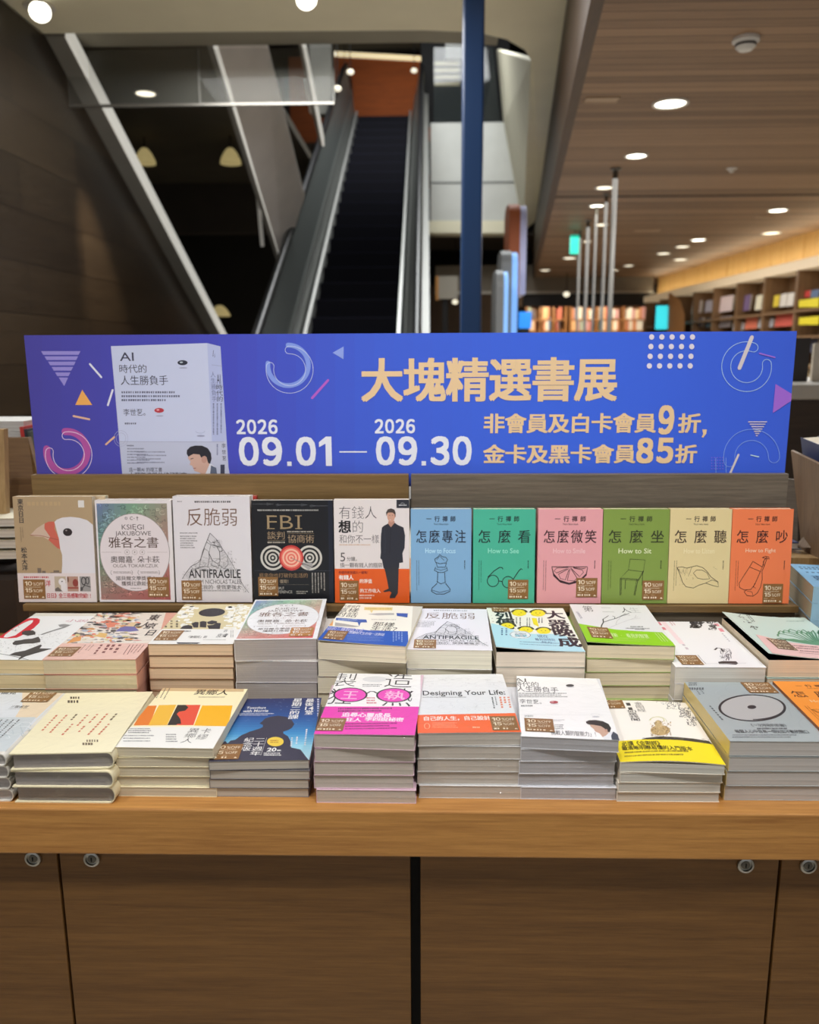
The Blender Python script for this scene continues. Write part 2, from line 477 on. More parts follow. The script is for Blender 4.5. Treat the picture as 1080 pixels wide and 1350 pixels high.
def clip(p, W, Hh):
    def half(p, f, it):
        o = []
        for i in range(len(p)):
            a, b = p[i-1], p[i]; fa, fb = f(a), f(b)
            if fa >= 0:
                if fb >= 0: o.append(b)
                else: o.append(it(a, b, fa/(fa-fb)))
            elif fb >= 0: o.append(it(a, b, fa/(fa-fb))); o.append(b)
        return o
    it = lambda a, b, t: (a[0]+(b[0]-a[0])*t, a[1]+(b[1]-a[1])*t)
    if all(-1e-9 <= x <= W+1e-9 and -1e-9 <= y <= Hh+1e-9 for x, y in p): return p
    for f in (lambda q: q[0], lambda q: W-q[0], lambda q: q[1], lambda q: Hh-q[1]):
        if p: p = half(p, f, it)
    return p
# ------------------------------------------------------------------ book builder
def set_ink(me, fn):
    a = me.color_attributes.new('ink', 'FLOAT_COLOR', 'CORNER')
    buf = []
    for p in me.polygons:
        c = fn(p)
        for _ in p.loop_indices: buf.extend(c)
    a.data.foreach_set('color', buf)
def bbox_mesh(name, boxes):
    """boxes: (lo, hi, rgba) -> one mesh with ink colours"""
    vs, fs, cs = [], [], []
    for a, b, c in boxes:
        k = len(vs)
        vs += [(a[0], a[1], a[2]), (b[0], a[1], a[2]), (b[0], b[1], a[2]), (a[0], b[1], a[2]),
               (a[0], a[1], b[2]), (b[0], a[1], b[2]), (b[0], b[1], b[2]), (a[0], b[1], b[2])]
        for f in ((3, 2, 1, 0), (4, 5, 6, 7), (0, 1, 5, 4), (1, 2, 6, 5), (2, 3, 7, 6), (3, 0, 4, 7)):
            fs.append([k+i for i in f]); cs.append(c)
    me = bpy.data.meshes.new(name); me.from_pydata(vs, [], fs)
    set_ink(me, lambda p: cs[p.index]); return me
def join_meshes(name, mes):
    bm = bmesh.new()
    for x in mes: bm.from_mesh(x)
    me = bpy.data.meshes.new(name); bm.to_mesh(me); bm.free()
    for x in mes: bpy.data.meshes.remove(x)
    return me
PLURAL = {'cover': 'cover', 'paper_band': 'paper_band', 'discount_sticker': 'discount_sticker'}

def make_book(name, w, d, t, cover, page, spine='L', art=None, curl=None, wrap=False, flyleaf=None, spine_col=None, gain=1.0, pgain=1.75, round_spine=False):
    """lying book, front-left bottom corner at the origin, front cover up; parts: page_block, cover, paper_band, discount_sticker"""
    root = empty(name)
    ct = .0007; cc = lin(cover, gain); pc = lin(page, pgain); sc = lin(spine_col or cover, gain)
    M1, M2 = (WRAPINK, WRAPPAGES) if wrap else (INK, PAGES)
    if not round_spine:
        x0 = ct if spine == 'L' else .0012; x1 = w-(ct if spine == 'R' else .0012)
        bx = [((x0, .0006, ct), (x1, d-.0008, t-ct), pc)]
        if flyleaf: bx.append(((x0, .0005, t-ct-.0004), (x1, d-.0009, t-ct), lin(flyleaf, gain)))
        pg = bbox_mesh('page_block', bx)
        sp = (-.0001, ct) if spine == 'L' else (w-ct, w+.0001)
        low = bbox_mesh('cover', [((0, 0, 0), (w, d, ct), cc)]+([((sp[0], 0, 0), (sp[1], d, t), sc)] if spine else []))
        top = bbox_mesh('top', [((0, 0, t-ct), (w, d, t), cc)])
    else:                                      # hardback: overhanging boards and a rounded spine on the right
        def prof(pts, y0, y1, col, nm):
            bm = bmesh.new()
            a = [bm.verts.new((x, y0, z)) for x, z in pts]; b = [bm.verts.new((x, y1, z)) for x, z in pts]
            n = len(pts)
            bm.faces.new(a); bm.faces.new(b[::-1])
            for i in range(n): bm.faces.new((a[(i+1) % n], a[i], b[i], b[(i+1) % n]))
            bmesh.ops.recalc_face_normals(bm, faces=bm.faces)
            me = bpy.data.meshes.new(nm); bm.to_mesh(me); bm.free(); set_ink(me, lambda p: col); return me
        bt = .0017; R = t/2; e = w-R*.55
        arc = lambda r, k=10: [(e+math.sin(math.pi*i/k)*r*.75, R-math.cos(math.pi*i/k)*r) for i in range(k+1)]
        pg = prof([(.004, bt)]+arc(R-bt)+[(.004, t-bt)], .004, d-.004, pc, 'page_block')
        outer = [(0, 0)]+arc(R)+[(0, t), (0, t-bt)]+arc(R-bt)[::-1]+[(0, bt)]
        low = prof(outer, 0, d, cc, 'cover'); top = None
    mp = link('page_block', pg, root); pg.materials.append(M2)
    if top and curl:
        bm = bmesh.new(); bm.from_mesh(top); bpy.data.meshes.remove(top)
        for i in range(1, 12):
            bmesh.ops.bisect_plane(bm, geom=bm.verts[:]+bm.edges[:]+bm.faces[:], plane_co=(w*i/12, 0, 0), plane_no=(1, 0, 0))
            bmesh.ops.bisect_plane(bm, geom=bm.verts[:]+bm.edges[:]+bm.faces[:], plane_co=(0, d*i/12, 0), plane_no=(0, 1, 0))
        for v in bm.verts: v.co.z += curl(v.co.x, v.co.y)
        top = bpy.data.meshes.new('top'); bm.to_mesh(top); bm.free()
    ms = [low]+([top] if top else [])
    if art:
        ms.append(art.mesh('cover', t+.00003, dz=curl))
    cv = join_meshes('cover', ms); cv.materials.append(M1); link('cover', cv, root)
    if art:
        for i, pn in enumerate([p for p in art.parts if p != 'cover']):
            me = art.mesh(pn, t+(.0005 if pn == 'paper_band' else .0010), dz=curl, name=pn); me.materials.append(M1)
            link(pn, me, root)
    return root
def copy_thing(root):
    r = root.copy(); COL.objects.link(r)
    for ch in root.children:
        c = ch.copy(); COL.objects.link(c); c.parent = r
    return r
ORD = ['topmost', 'second from the top', 'third from the top', 'fourth from the top', 'fifth from the top', 'sixth from the top', 'seventh from the top']

T0 = -.645                                   # table top, relative to the eye
TZ = T0+H
def stack(key, what, pile, where, FL, FR, ztop, n, d, cover, page, artfn=None, crop=None, spine='L', curl=None, wrap=False, flyleaf=None,
          spine_col=None, base=None, gain=1.0, pgain=1.75, round_spine=False, w=None, art_wrap=False, jit=.0025, yaw_low=0.0):
    """a stack of lying books; FL/FR: photo pixels of the top book's two front corners"""
    a, b = on_z(*FL, ztop), on_z(*FR, ztop)
    yaw = math.atan2(b.y-a.y, b.x-a.x); w = w or (b-a).length
    bz = base if base is not None else TZ
    gap = .0006; t = ((ztop+H)-bz)/n-gap
    Mx = Matrix.Translation((a.x, a.y, ztop+H-t)) @ Matrix.Rotation(yaw, 4, 'Z')
    art = None
    if artfn:
        art = Art(w, d, gain)
        P = [proj(Mx @ Vector(q)) for q in ((0, d, t), (w, d, t), (w, 0, t), (0, 0, t))]
        art.quad(P)
        if crop: art.crop(*crop)
        artfn(art)
    top = make_book(key, w, d, t, cover, page, spine, art, curl, wrap or art_wrap, flyleaf, spine_col, gain, pgain, round_spine)
    top.matrix_world = Mx
    tag(top, what, 'book', pile)
    if n > 1:
        rg = random.Random(key)
        lowb = make_book(key, w, d, t, cover, page, spine, None, None, wrap, None, spine_col, gain, pgain, round_spine)
        for k in range(1, n):
            o = lowb if k == 1 else copy_thing(lowb)
            yw = yaw_low+rg.uniform(-.006, .006)
            c = Vector((a.x+rg.uniform(-jit, jit)+w/2*(math.cos(yaw)-math.cos(yw)), a.y+rg.uniform(-jit, jit)+max(0, w/2*(math.sin(yaw))), 0))
            o.location = (c.x, c.y, bz+(n-1-k)*(t+gap)); o.rotation_euler = (0, 0, yw)
            tag(o, f'{where}, {ORD[k]}', 'book', pile)
    return top

# ------------------------------------------------------------------ cover prints
INKS = (38, 38, 44)
def art_finch(A):                            # zoom of the tan bird book
    A.affine(28, 130, 860, 1265)
    A.rect(28, 130, 860, 1265, (178, 153, 118))
    A.text('東京日日', 74, 152, 138, 415, INKS, .02, vert=True)
    A.rows(88, 455, 132, 620, 2, (95, 80, 62), .3, vert=True)
    A.text('松本大洋', 80, 670, 146, 925, INKS, .016, vert=True)
    A.rect(715, 170, 778, 245, (225, 220, 215)); A.rows(180, 185, 560, 230, 1, (188, 160, 120), .9)
    A.poly([(455, 400), (480, 375), (540, 352), (630, 345), (720, 355), (800, 380), (860, 430), (860, 955), (500, 955), (512, 850), (516, 750), (500, 690), (490, 570)], (222, 218, 222))
    A.poly([(345, 420), (390, 397), (450, 395), (458, 420), (452, 470), (475, 530), (492, 580), (498, 690), (470, 680), (430, 640), (380, 590), (350, 540)], (203, 100, 82))
    A.poly([(190, 540), (260, 470), (350, 415), (345, 470), (400, 560), (380, 590), (330, 560), (250, 555)], (205, 180, 160))
    A.line([(190, 540), (300, 545), (400, 570), (485, 590)], .7, (150, 80, 65))
    A.ell(588, 508, 49, 42, (40, 26, 30)); A.ell(575, 490, 10, 8, (150, 140, 140))
    A.rect(245, 895, 285, 955, (120, 105, 92)); A.rect(292, 925, 330, 955, (120, 105, 92)); A.rect(415, 920, 475, 955, (120, 105, 92)); A.rect(380, 940, 500, 955, (140, 122, 104))
    A.part('paper_band'); A.layer = 0
    A.rect(28, 950, 860, 1265, (222, 210, 208))
    red = (190, 60, 66)
    A.rows(95, 985, 370, 1008, 1, red, .8); A.text('洋', 318, 1030, 378, 1095, red, .02)
    for x0, x1, c in ((420, 542, (188, 172, 150)), (555, 672, (176, 140, 122)), (688, 802, (150, 145, 142))): A.rect(x0, 985, x1, 1148, c)
    A.ell(500, 1045, 38, 40, (226, 220, 220)); A.rect(485, 1060, 542, 1148, (224, 218, 218)); A.ell(500, 1040, 7, 7, (40, 30, 30)); A.poly([(420, 1148), (420, 1120), (455, 1100), (500, 1148)], (110, 100, 92))
    A.ell(642, 1055, 30, 42, (140, 58, 50)); A.rect(555, 1100, 672, 1120, (150, 72, 60)); A.ell(565, 1020, 10, 30, (120, 80, 60))
    A.ring(730, 1035, 22, 40, 1.2, (50, 46, 46)); A.ring(770, 1030, 16, 38, 1.1, (60, 56, 56)); A.line([(690, 1140), (740, 1080), (800, 1100)], 1.2, (60, 56, 56)); A.ell(705, 1120, 14, 22, (70, 66, 66))
    A.text('日日》全三冊感動完結!!', 325, 1168, 815, 1222, red, .02)
    A.sticker(85, 1018, 318, 1230)
def art_oval(A):                             # patterned frame around a pale oval
    U = A.hu; A.units()
    A.rect(0, 0, 100, U, (226, 220, 221))
    x0, x1, y0, y1 = 2.2, 94.5, 4.3, U-3
    TL, TR, ML, BL, BR, TM = (104, 118, 160), (150, 142, 125), (95, 140, 112), (158, 112, 104), (172, 84, 82), (120, 160, 132)
    def colr(fx, fy):
        top = [a*(1-min(1, fx*2))+b*min(1, fx*2) for a, b in zip(TL, TM)] if fx < .5 else [a*(2-fx*2)+b*(fx*2-1) for a, b in zip(TM, TR)]
        bot = [a*(1-fx)+b*fx for a, b in zip(BL, BR)]
        mid = [a*(1-fx)+b*fx for a, b in zip(ML, (170, 120, 110))]
        return [a*(1-fy*2)+b*fy*2 for a, b in zip(top, mid)] if fy < .5 else [a*(2-fy*2)+b*(fy*2-1) for a, b in zip(mid, bot)]
    for i in range(12):
        for j in range(16):
            A.rect(x0+(x1-x0)*i/12, y0+(y1-y0)*j/16, x0+(x1-x0)*(i+1)/12, y0+(y1-y0)*(j+1)/16, colr((i+.5)/12, (j+.5)/16))
        A.layer -= 15
    rg = random.Random(4); L0 = A.layer
    for k in range(330):
        x, y = rg.uniform(x0+2, x1-2), rg.uniform(y0+2, y1-2)
        c = colr((x-x0)/(x1-x0), (y-y0)/(y1-y0)); f = rg.choice((.55, .62, 1.35, 1.5))
        A.layer = L0+k % 20
        a = rg.uniform(0, 360); r = rg.uniform(1.4, 3.6)
        A.ring(x, y, r, r*rg.uniform(.6, 1), .55, [min(240, v*f) for v in c], 9, a, a+rg.uniform(150, 300))
    A.layer = L0+22
    cx, cy = 49.5, 70*U/137
    A.ell(cx, cy, 46.4, 52.5*U/137, (150, 140, 138), 48); A.ell(cx, cy, 45.6, 51.8*U/137, (224, 214, 216), 48)
    k = U/137; dk = (70, 56, 52)
    A.line([(38.5, 22.8*k), (42, 22.8*k), (40.2, 26.2*k)], .6, dk, True); A.line([(38.5, 25.2*k), (42, 25.2*k), (40.2, 21.8*k)], .6, dk, True)
    A.ring(47.5, 24*k, 1.9, 1.9*k, .8, dk, 20, 50, 310); A.rect(50.2, 23.6*k, 51.2, 24.6*k, dk)
    A.line([(55, 21.5*k), (55, 27*k)], .7, dk); A.line([(53.6, 23*k), (56.4, 23*k)], .7, dk)
    A.text('KSIĘGI', 34, 32*k, 63, 41*k, dk); A.text('JAKUBOWE', 25, 41.2*k, 72, 49*k, dk)
    A.text('雅各之書', 15, 49.5*k, 82, 64*k, (84, 60, 48), .004)
    A.line([(6, 69.5*k), (32, 69.5*k)], .3, (150, 138, 135)); A.line([(66, 69.5*k), (92, 69.5*k)], .3, (150, 138, 135))
    for x in (39.5, 49.5, 59.5): A.ring(x, 69.5*k, 3.3, 3.3*k, .35, (150, 138, 135), 20); A.rect(x-.7, 68.3*k, x+.7, 70.6*k, (150, 138, 135))
    A.text('奧爾嘉·朵卡萩', 17, 75*k, 82, 84*k, dk, .004); A.text('OLGA TOKARCZUK', 20, 85.5*k, 80, 90*k, (110, 95, 90))
    for a, b in ((16, 46), (52, 82)):
        A.ring(a+3, 97*k, 2.4, 3.2*k, .4, dk, 10, 110, 250); A.ring(b-3, 97*k, 2.4, 3.2*k, .4, dk, 10, -70, 70); A.rows(a+4, 95.6*k, b-2, 98.6*k, 2, (120, 106, 102))
    A.text('諾貝爾文學獎得主', 23, 102*k, 77, 107.8*k, dk, .004); A.text('獲獎扛鼎鉅作', 30, 109*k, 70, 115*k, dk, .004); A.rows(42, 118*k, 56, 119.5*k, 1, dk)
    A.sticker(65, 103*k, 93, 130*k)
def art_mountain(A):                         # white cover with a drawn peak of stone cells
    U = A.hu; A.units(); k = U/137
    A.rect(0, 0, 100, U, (222, 217, 221))
    def P(*xy): return [((x-45)*.1242, (y-125)*.124*k) for x, y in xy]
    A.rows(6, 6*k, 12, 8*k, 1, (120, 116, 116)); A.rows(28.5, 5.8*k, 75, 8.6*k, 1, (70, 66, 66), .8)
    A.text('反脆弱', 16.5, 15.5*k, 84.5, 38.5*k, (110, 76, 54), -.006)
    A.rows(8, 46.5*k, 32, 48.5*k, 1, (70, 68, 68)); A.rows(8, 50.5*k, 30, 68*k, 6, (120, 116, 118), .5)
    ik = (58, 56, 58); g = (128, 124, 126); lg = (176, 172, 175)
    A.poly(P((425, 510), (500, 590), (540, 680), (600, 750), (660, 860), (740, 980), (740, 1000), (120, 990), (150, 940), (215, 850), (300, 800), (330, 700), (380, 590)), (212, 208, 211))
    A.scribble(22, 80*k, 80, 98*k, 90, .3, [g, lg, ik], 5, .25); A.scribble(9, 97*k, 20, 108*k, 40, .25, [g, lg], 6, .3); A.scribble(82, 112*k, 96, 124*k, 40, .25, [g, lg], 7, .3)
    A.scribble(50, 56*k, 62, 66*k, 50, .35, [ik, g], 8, .3); A.scribble(60, 70*k, 76, 90*k, 40, .25, [g, lg], 9, .3)
    for pts, wd in (([(425, 505), (385, 600), (345, 690), (320, 770), (295, 810), (215, 850), (150, 930), (115, 985)], 1.0), ([(425, 505), (500, 580), (540, 650), (600, 740), (650, 830), (700, 930), (760, 1060), (815, 1130)], .7),
                    ([(405, 545), (400, 570), (430, 610), (490, 590)], .8), ([(385, 600), (430, 625), (410, 700), (360, 665)], .8), ([(430, 625), (490, 640), (520, 700), (520, 800), (500, 830), (440, 790), (410, 720)], 1.1),
                    ([(360, 665), (320, 770), (300, 860), (390, 850), (410, 760), (405, 700)], 1.0), ([(520, 700), (560, 680), (600, 740), (605, 830), (560, 880), (500, 830)], .8), ([(440, 790), (430, 840), (500, 870), (520, 820)], .8), ([(490, 640), (540, 655), (550, 690), (530, 700)], .9), ([(300, 860), (240, 900), (215, 850)], .7), ([(390, 850), (430, 900)], .7), ([(560, 880), (640, 870), (690, 930)], .6), ([(330, 750), (400, 770)], .4), ([(460, 800), (490, 790)], .5)):
        A.line(P(*pts), wd*.72, ik if wd > .65 else g)
    A.text('ANTIFRAGILE', 17.5, 94*k, 85.5, 105.5*k, (30, 28, 30), .012)
    A.text('NASSIM NICHOLAS TALEB', 17, 107.5*k, 86.5, 113*k, (98, 92, 94)); A.text('殺不死我的·使我更強大', 16, 114.5*k, 86, 120.5*k, (84, 78, 80)); A.rows(30, 121.5*k, 86, 123.5*k, 1, (110, 104, 106))
    A.sticker(7.5, 108.5*k, 34, 134*k)
def art_targets(A):                          # black cover with three round targets
    A.affine(25, 105, 1000, 1330)
    A.rect(25, 105, 1000, 1330, (13, 15, 22)); A.rect(945, 105, 1000, 1330, (22, 28, 44))
    w_ = (205, 200, 190)
    for a, b, y in ((40, 295, 148), (320, 700, 158), (725, 940, 170)): A.line([(a, y), (b, y)], .35, (110, 112, 118))
    for x, y in ((225, 148), (345, 158), (640, 158), (755, 170)): A.line([(x-15, y-14), (x+45, y), (x-15, y+14)], .4, (110, 112, 118), True)
    A.rows(98, 212, 860, 235, 1, (180, 178, 172), .8)
    gold = (160, 138, 104)
    A.text('FB', 210, 285, 520, 442, gold, -.01); A.rect(576, 285, 602, 442, gold)
    for x0, x1 in ((205, 300), (365, 430), (548, 630)):
        A.rect(x0, 283, x1, 292, gold); A.rect(x0, 435, x1, 445, gold)
    A.text('談判', 205, 475, 425, 570, (178, 152, 120), -.006); A.line([(210, 580), (425, 580)], .3, gold); A.rows(210, 595, 425, 618, 1, (180, 170, 155), .8)
    A.text('協商術', 450, 515, 775, 615, (178, 152, 120), -.006); A.line([(450, 498), (770, 498)], .3, gold); A.rows(450, 468, 770, 488, 1, (180, 170, 155), .8)
    for cx, cols in ((268, (w_, (20, 20, 22))), (715, (w_, (20, 20, 22))), (492, ((228, 110, 96), (240, 186, 160)))):
        if cx == 492: A.ell(cx, 790, 148, 152, (196, 60, 56))
        for j, r in enumerate((150, 124, 100, 76, 54, 34, 16) if cx != 492 else (128, 108, 88, 68, 48, 30, 14)): A.ell(cx, 790, r, r, cols[j % 2])
    A.line([(500, 795), (620, 850)], .8, (150, 140, 135)); A.poly([(620, 845), (740, 850), (752, 890), (700, 940), (640, 890)], (165, 160, 158)); A.line([(625, 855), (755, 905)], .6, (60, 58, 58))
    A.line([(40, 945), (970, 945)], .3, (70, 76, 92))
    A.text('原來你也打破你生活的', 95, 975, 690, 1030, (150, 118, 84)); A.text('僵局！', 345, 1052, 480, 1098, (170, 150, 125)); A.line([(340, 1112), (700, 1112)], .25, (120, 112, 100))
    A.text('NEVER SPLIT', 215, 1142, 398, 1172, (190, 184, 175)); A.text('THE DIFFERENCE', 165, 1185, 495, 1218, (190, 184, 175)); A.rows(545, 1190, 680, 1235, 2, (180, 175, 165), .5)
    A.rows(735, 970, 915, 1230, 5, (165, 158, 150), .4, vert=True)
    A.sticker(85, 1020, 325, 1250)
def art_suit(A):                             # grey cover, man in a dark suit, orange band
    A.affine(45, 90, 940, 1275)
    A.rect(45, 90, 940, 1275, (226, 217, 214)); A.rect(790, 90, 940, 185, (42, 42, 50)); A.rows(818, 145, 900, 162, 1, (200, 200, 200), .8); A.ring(862, 140, 22, 14, .6, (150, 150, 150), 10, 180, 360)
    A.text('有錢人', 100, 165, 560, 312, (66, 58, 60), -.014); A.text('想', 98, 328, 248, 472, (20, 18, 20), .03); A.text('的', 255, 328, 400, 472, (66, 58, 60), -.014)
    A.text('和你不一樣', 102, 490, 585, 588, (72, 64, 66), -.008); A.rows(105, 598, 490, 612, 1, (205, 165, 130), .8)
    A.text('5', 115, 695, 172, 795, (70, 62, 62), -.004); A.text('分鐘，', 190, 742, 345, 792, (72, 66, 66)); A.text('換一顆有錢人的腦袋', 110, 812, 620, 868, (80, 72, 72))
    nv = (40, 42, 52)
    A.poly([(690, 360), (640, 385), (615, 405), (603, 490), (598, 600), (600, 690), (592, 760), (612, 775), (632, 875), (816, 868), (820, 812), (865, 806), (858, 700), (884, 640), (890, 500), (872, 405), (800, 375), (768, 350), (720, 400)], nv)
    A.poly([(692, 335), (765, 330), (768, 352), (722, 402), (690, 362)], (188, 140, 120)); A.ell(725, 268, 47, 78, (206, 158, 136)); A.ell(714, 318, 10, 3.5, (228, 205, 198)); A.ell(708, 268, 5, 4, (60, 44, 40)); A.ell(742, 266, 5, 4, (60, 44, 40)); A.ell(772, 275, 7, 16, (188, 138, 118))
    A.poly([(670, 280), (665, 235), (685, 200), (725, 188), (765, 202), (780, 240), (776, 285), (766, 255), (745, 235), (690, 235), (676, 255)], (72, 60, 54))
    A.line([(722, 402), (716, 520), (705, 700)], .5, (24, 24, 32)); A.line([(640, 400), (655, 560), (650, 700)], .4, (58, 60, 72)); A.line([(812, 812), (816, 868)], .5, (24, 24, 32))
    A.part('paper_band'); A.layer = 0
    A.rect(45, 880, 940, 1275, (224, 92, 26))
    A.text('你想的和有錢人一樣嗎！', 92, 908, 465, 940, (120, 30, 30), .02); A.text('有錢人', 92, 955, 270, 1008, (245, 232, 225), .035)
    A.text('的淨值', 340, 1000, 492, 1048, (245, 220, 208), .03); A.text('的工作收入', 345, 1112, 592, 1158, (245, 220, 208), .03); A.rows(340, 1180, 520, 1240, 2, (245, 210, 190), .6)
    A.poly([(640, 870), (812, 860), (808, 1000), (802, 1160), (765, 1218), (705, 1222), (702, 1200), (725, 1155), (700, 1140), (640, 1150), (622, 1140), (690, 1108), (672, 1010), (655, 930)], (44, 44, 50))
    A.sticker(100, 1018, 330, 1250)
def series(base, title, eng, draw, stick=None, engcol=(235, 235, 225), ink=(46, 40, 40)):
    def fn(A):
        U = A.hu; A.units(); k = U/151
        A.rect(0, 0, 100, U, base)
        for ch, x in zip('一行禪師', (30, 43.5, 56.5, 69.5)): A.text(ch, x-4.4, 11.5*k, x+4.4, 20.3*k, ink, .022)
        A.text('Thich Nhat Hanh', 38, 22.6*k, 62, 25.4*k, ink)
        xs = (17.5, 39, 60.5, 82) if len(title) == 4 else (18, 50.5, 82.5); sz = 9.3 if len(title) == 4 else 10.5
        for ch, x in zip(title, xs): A.text(ch, x-sz, 34*k, x+sz, 54.5*k, ink, .008)
        A.text(eng, 24, 62.5*k, 74, 70.5*k, engcol, .008)
        A.rows(9, 82*k, 16, 132*k, 2, [v*.72 for v in base], .35, vert=True); A.rows(88.5, 82*k, 91, 96*k, 1, ink, .6, vert=True)
        draw(A, k, ink)
        if stick: A.sticker(stick[0], stick[1]*k, stick[0]+33, (stick[1]+31)*k)
    return fn
def S(A, pts, k, w, col, closed=False): A.line([(x, y*k) for x, y in pts], w*1.5, [v*.8 for v in col], closed)
def draw_queen(A, k, c):
    S(A, [(39.5, 80), (45, 76.5), (48, 72.5), (52, 76), (58, 77), (61, 81), (58, 86), (48, 87.5), (41, 85), (39.5, 80)], k, .7, c)
    S(A, [(43, 81), (48, 75), (55, 82)], k, .5, c); S(A, [(42, 86), (44, 93), (57, 93), (59, 86)], k, .7, c)
    S(A, [(41, 93), (39, 98), (46, 101.5), (54, 101.5), (61, 98), (59, 92)], k, .7, c); S(A, [(41, 95.5), (50, 98), (60, 95)], k, .5, c)
    S(A, [(44.5, 101.5), (44, 118)], k, .7, c); S(A, [(56, 101.5), (57, 118)], k, .7, c); S(A, [(43, 116), (50, 120), (58, 117)], k, .6, c)
    S(A, [(43.5, 119), (35, 127), (34, 132), (42, 136.5), (55, 136.5), (65, 132), (65, 128), (57.5, 119)], k, .8, c); S(A, [(35, 130), (48, 134), (64, 130)], k, .5, c)
def draw_glasses(A, k, c):
    A.ring(32.5, 115*k, 9.2, 9.2*k, 1.3, c); A.ring(57, 117*k, 9.2, 9.2*k, 1.3, c); S(A, [(41.5, 115), (48, 116)], k, .9, c)
    S(A, [(24, 109), (34, 99), (43, 93), (47, 93.5), (48.5, 96)], k, .9, c); S(A, [(65, 113), (74, 99), (78, 95), (80, 97)], k, .9, c)
def draw_slice(A, k, c):
    A.poly([(22, 93*k), (23, 93*k), (26, 103*k), (35, 113*k), (50, 118*k), (66, 113*k), (76, 103*k), (78, 92*k), (78.6, 94*k), (77, 106*k), (66, 117*k), (50, 121*k), (36, 117.5*k), (25, 107*k)], c)
    S(A, [(22, 92), (78, 92)], k, .7, c)
    for pts in ([(48, 93), (30, 94), (26, 99), (30, 102), (46, 95)], [(49, 95), (33, 104), (36, 111), (44, 113), (49, 97)], [(51, 95), (47, 114), (58, 115), (62, 110), (53, 96)], [(52, 94), (66, 108), (72, 101), (70, 97), (56, 94)], [(56, 93), (72, 95), (75, 94)]): S(A, pts, k, .6, c)
def draw_chair(A, k, c):
    S(A, [(42, 79.5), (65, 81), (63, 100), (40, 97), (42, 79.5)], k, .5, c); S(A, [(40, 97), (28, 110), (56, 112), (63, 98)], k, .5, c); S(A, [(28, 110), (28.5, 138)], k, .6, c); S(A, [(30, 111), (30, 137)], k, .4, c)
    S(A, [(55, 112), (51, 138)], k, .6, c); S(A, [(53, 112), (49.5, 138)], k, .4, c); S(A, [(62, 100), (61.5, 122)], k, .5, c); S(A, [(36, 113), (35.5, 128)], k, .5, c); S(A, [(28, 110), (28, 112), (56, 114), (63, 100)], k, .4, c)
def draw_shell(A, k, c):
    S(A, [(14, 93), (22, 92), (30, 94), (38, 92), (46, 90), (56, 93), (64, 100), (70, 108), (82, 116), (83, 124), (74, 122), (62, 118), (52, 121), (42, 126), (30, 124), (24, 117), (20, 106), (14, 93)], k, .6, c)
    S(A, [(46, 97), (41, 102), (48, 110), (58, 112), (68, 111), (64, 102), (55, 97), (46, 97)], k, .5, c); S(A, [(62, 118), (72, 113), (82, 116)], k, .5, c); S(A, [(14, 93), (21, 102), (24, 96), (27, 106), (31, 95), (33, 107), (38, 93)], k, .35, c)
    A.scribble(16, 94*k, 42, 122*k, 26, .25, [c, (120, 100, 70)], 4, .12); A.scribble(70, 92*k, 80, 96*k, 4, .3, [c], 5, .3)
def draw_gloves(A, k, c):
    S(A, [(37, 83), (32, 92), (22, 108), (16, 118), (17, 125), (25, 129), (36, 128), (42, 120), (46, 110), (50, 100), (53, 92), (37, 83)], k, .6, c); S(A, [(32, 92), (50, 99)], k, .5, c); S(A, [(53, 92), (56, 80), (60, 76)], k, .6, c); S(A, [(60, 78), (57, 88), (53, 99), (54, 112), (52, 124), (47, 134), (40, 139), (30, 138), (25, 132), (30, 128)], k, .6, c)
    S(A, [(42, 118), (40, 124), (44, 126)], k, .5, c); S(A, [(30, 131), (38, 132), (40, 138)], k, .4, c); S(A, [(52, 77), (57, 75), (63, 76), (64, 79), (58, 78), (52, 77)], k, .6, c); S(A, [(58, 78), (54, 84), (56, 92)], k, .6, c)
# prints of the lying books; coordinates are those of the zoomed crops each print was read from
def cols(A, x0, y0, n, dx, ln, sk, col, w=5, seed=1):
    """slanting columns of small print"""
    rg = random.Random(seed); out = []
    for i in range(n):
        y = 0; L = ln*rg.uniform(.6, 1)
        while y < L:
            h = w*rg.uniform(.5, .9); f, g = y, y+h
            out.append([A.mp(x0+dx*i-sk*f+a, y0+b) for a, b in ((0, f), (w, f), (w-sk*(g-f), g), (-sk*(g-f), g))]); y += w*1.15
    A.emit(out, col)
def art_pale(A):
    A.poly([(-900, 80), (720, 80), (60, 740), (-1500, 740)], (222, 227, 232)); A.poly([(350, 80), (720, 80), (390, 385), (165, 370), (240, 250), (240, 90)], (238, 218, 188))
    A.text('與偏見', -80, 98, 185, 126, INKS, .01); A.text('三聯書屋', 110, 246, 310, 274, (70, 70, 74)); A.line([(90, 282), (315, 282)], .4, (120, 120, 120))
    A.poly([(-300, 380), (390, 372), (330, 440), (60, 740), (-1500, 740)], (206, 214, 218)); A.scribble(-200, 390, 330, 600, 40, 1.0, [(190, 202, 208), (226, 232, 234)], 4, .5)
    cols(A, 200, 400, 8, -62, 230, 1.05, (60, 60, 64), 16, 2)
    A.sticker(285, 92, 575, 212)
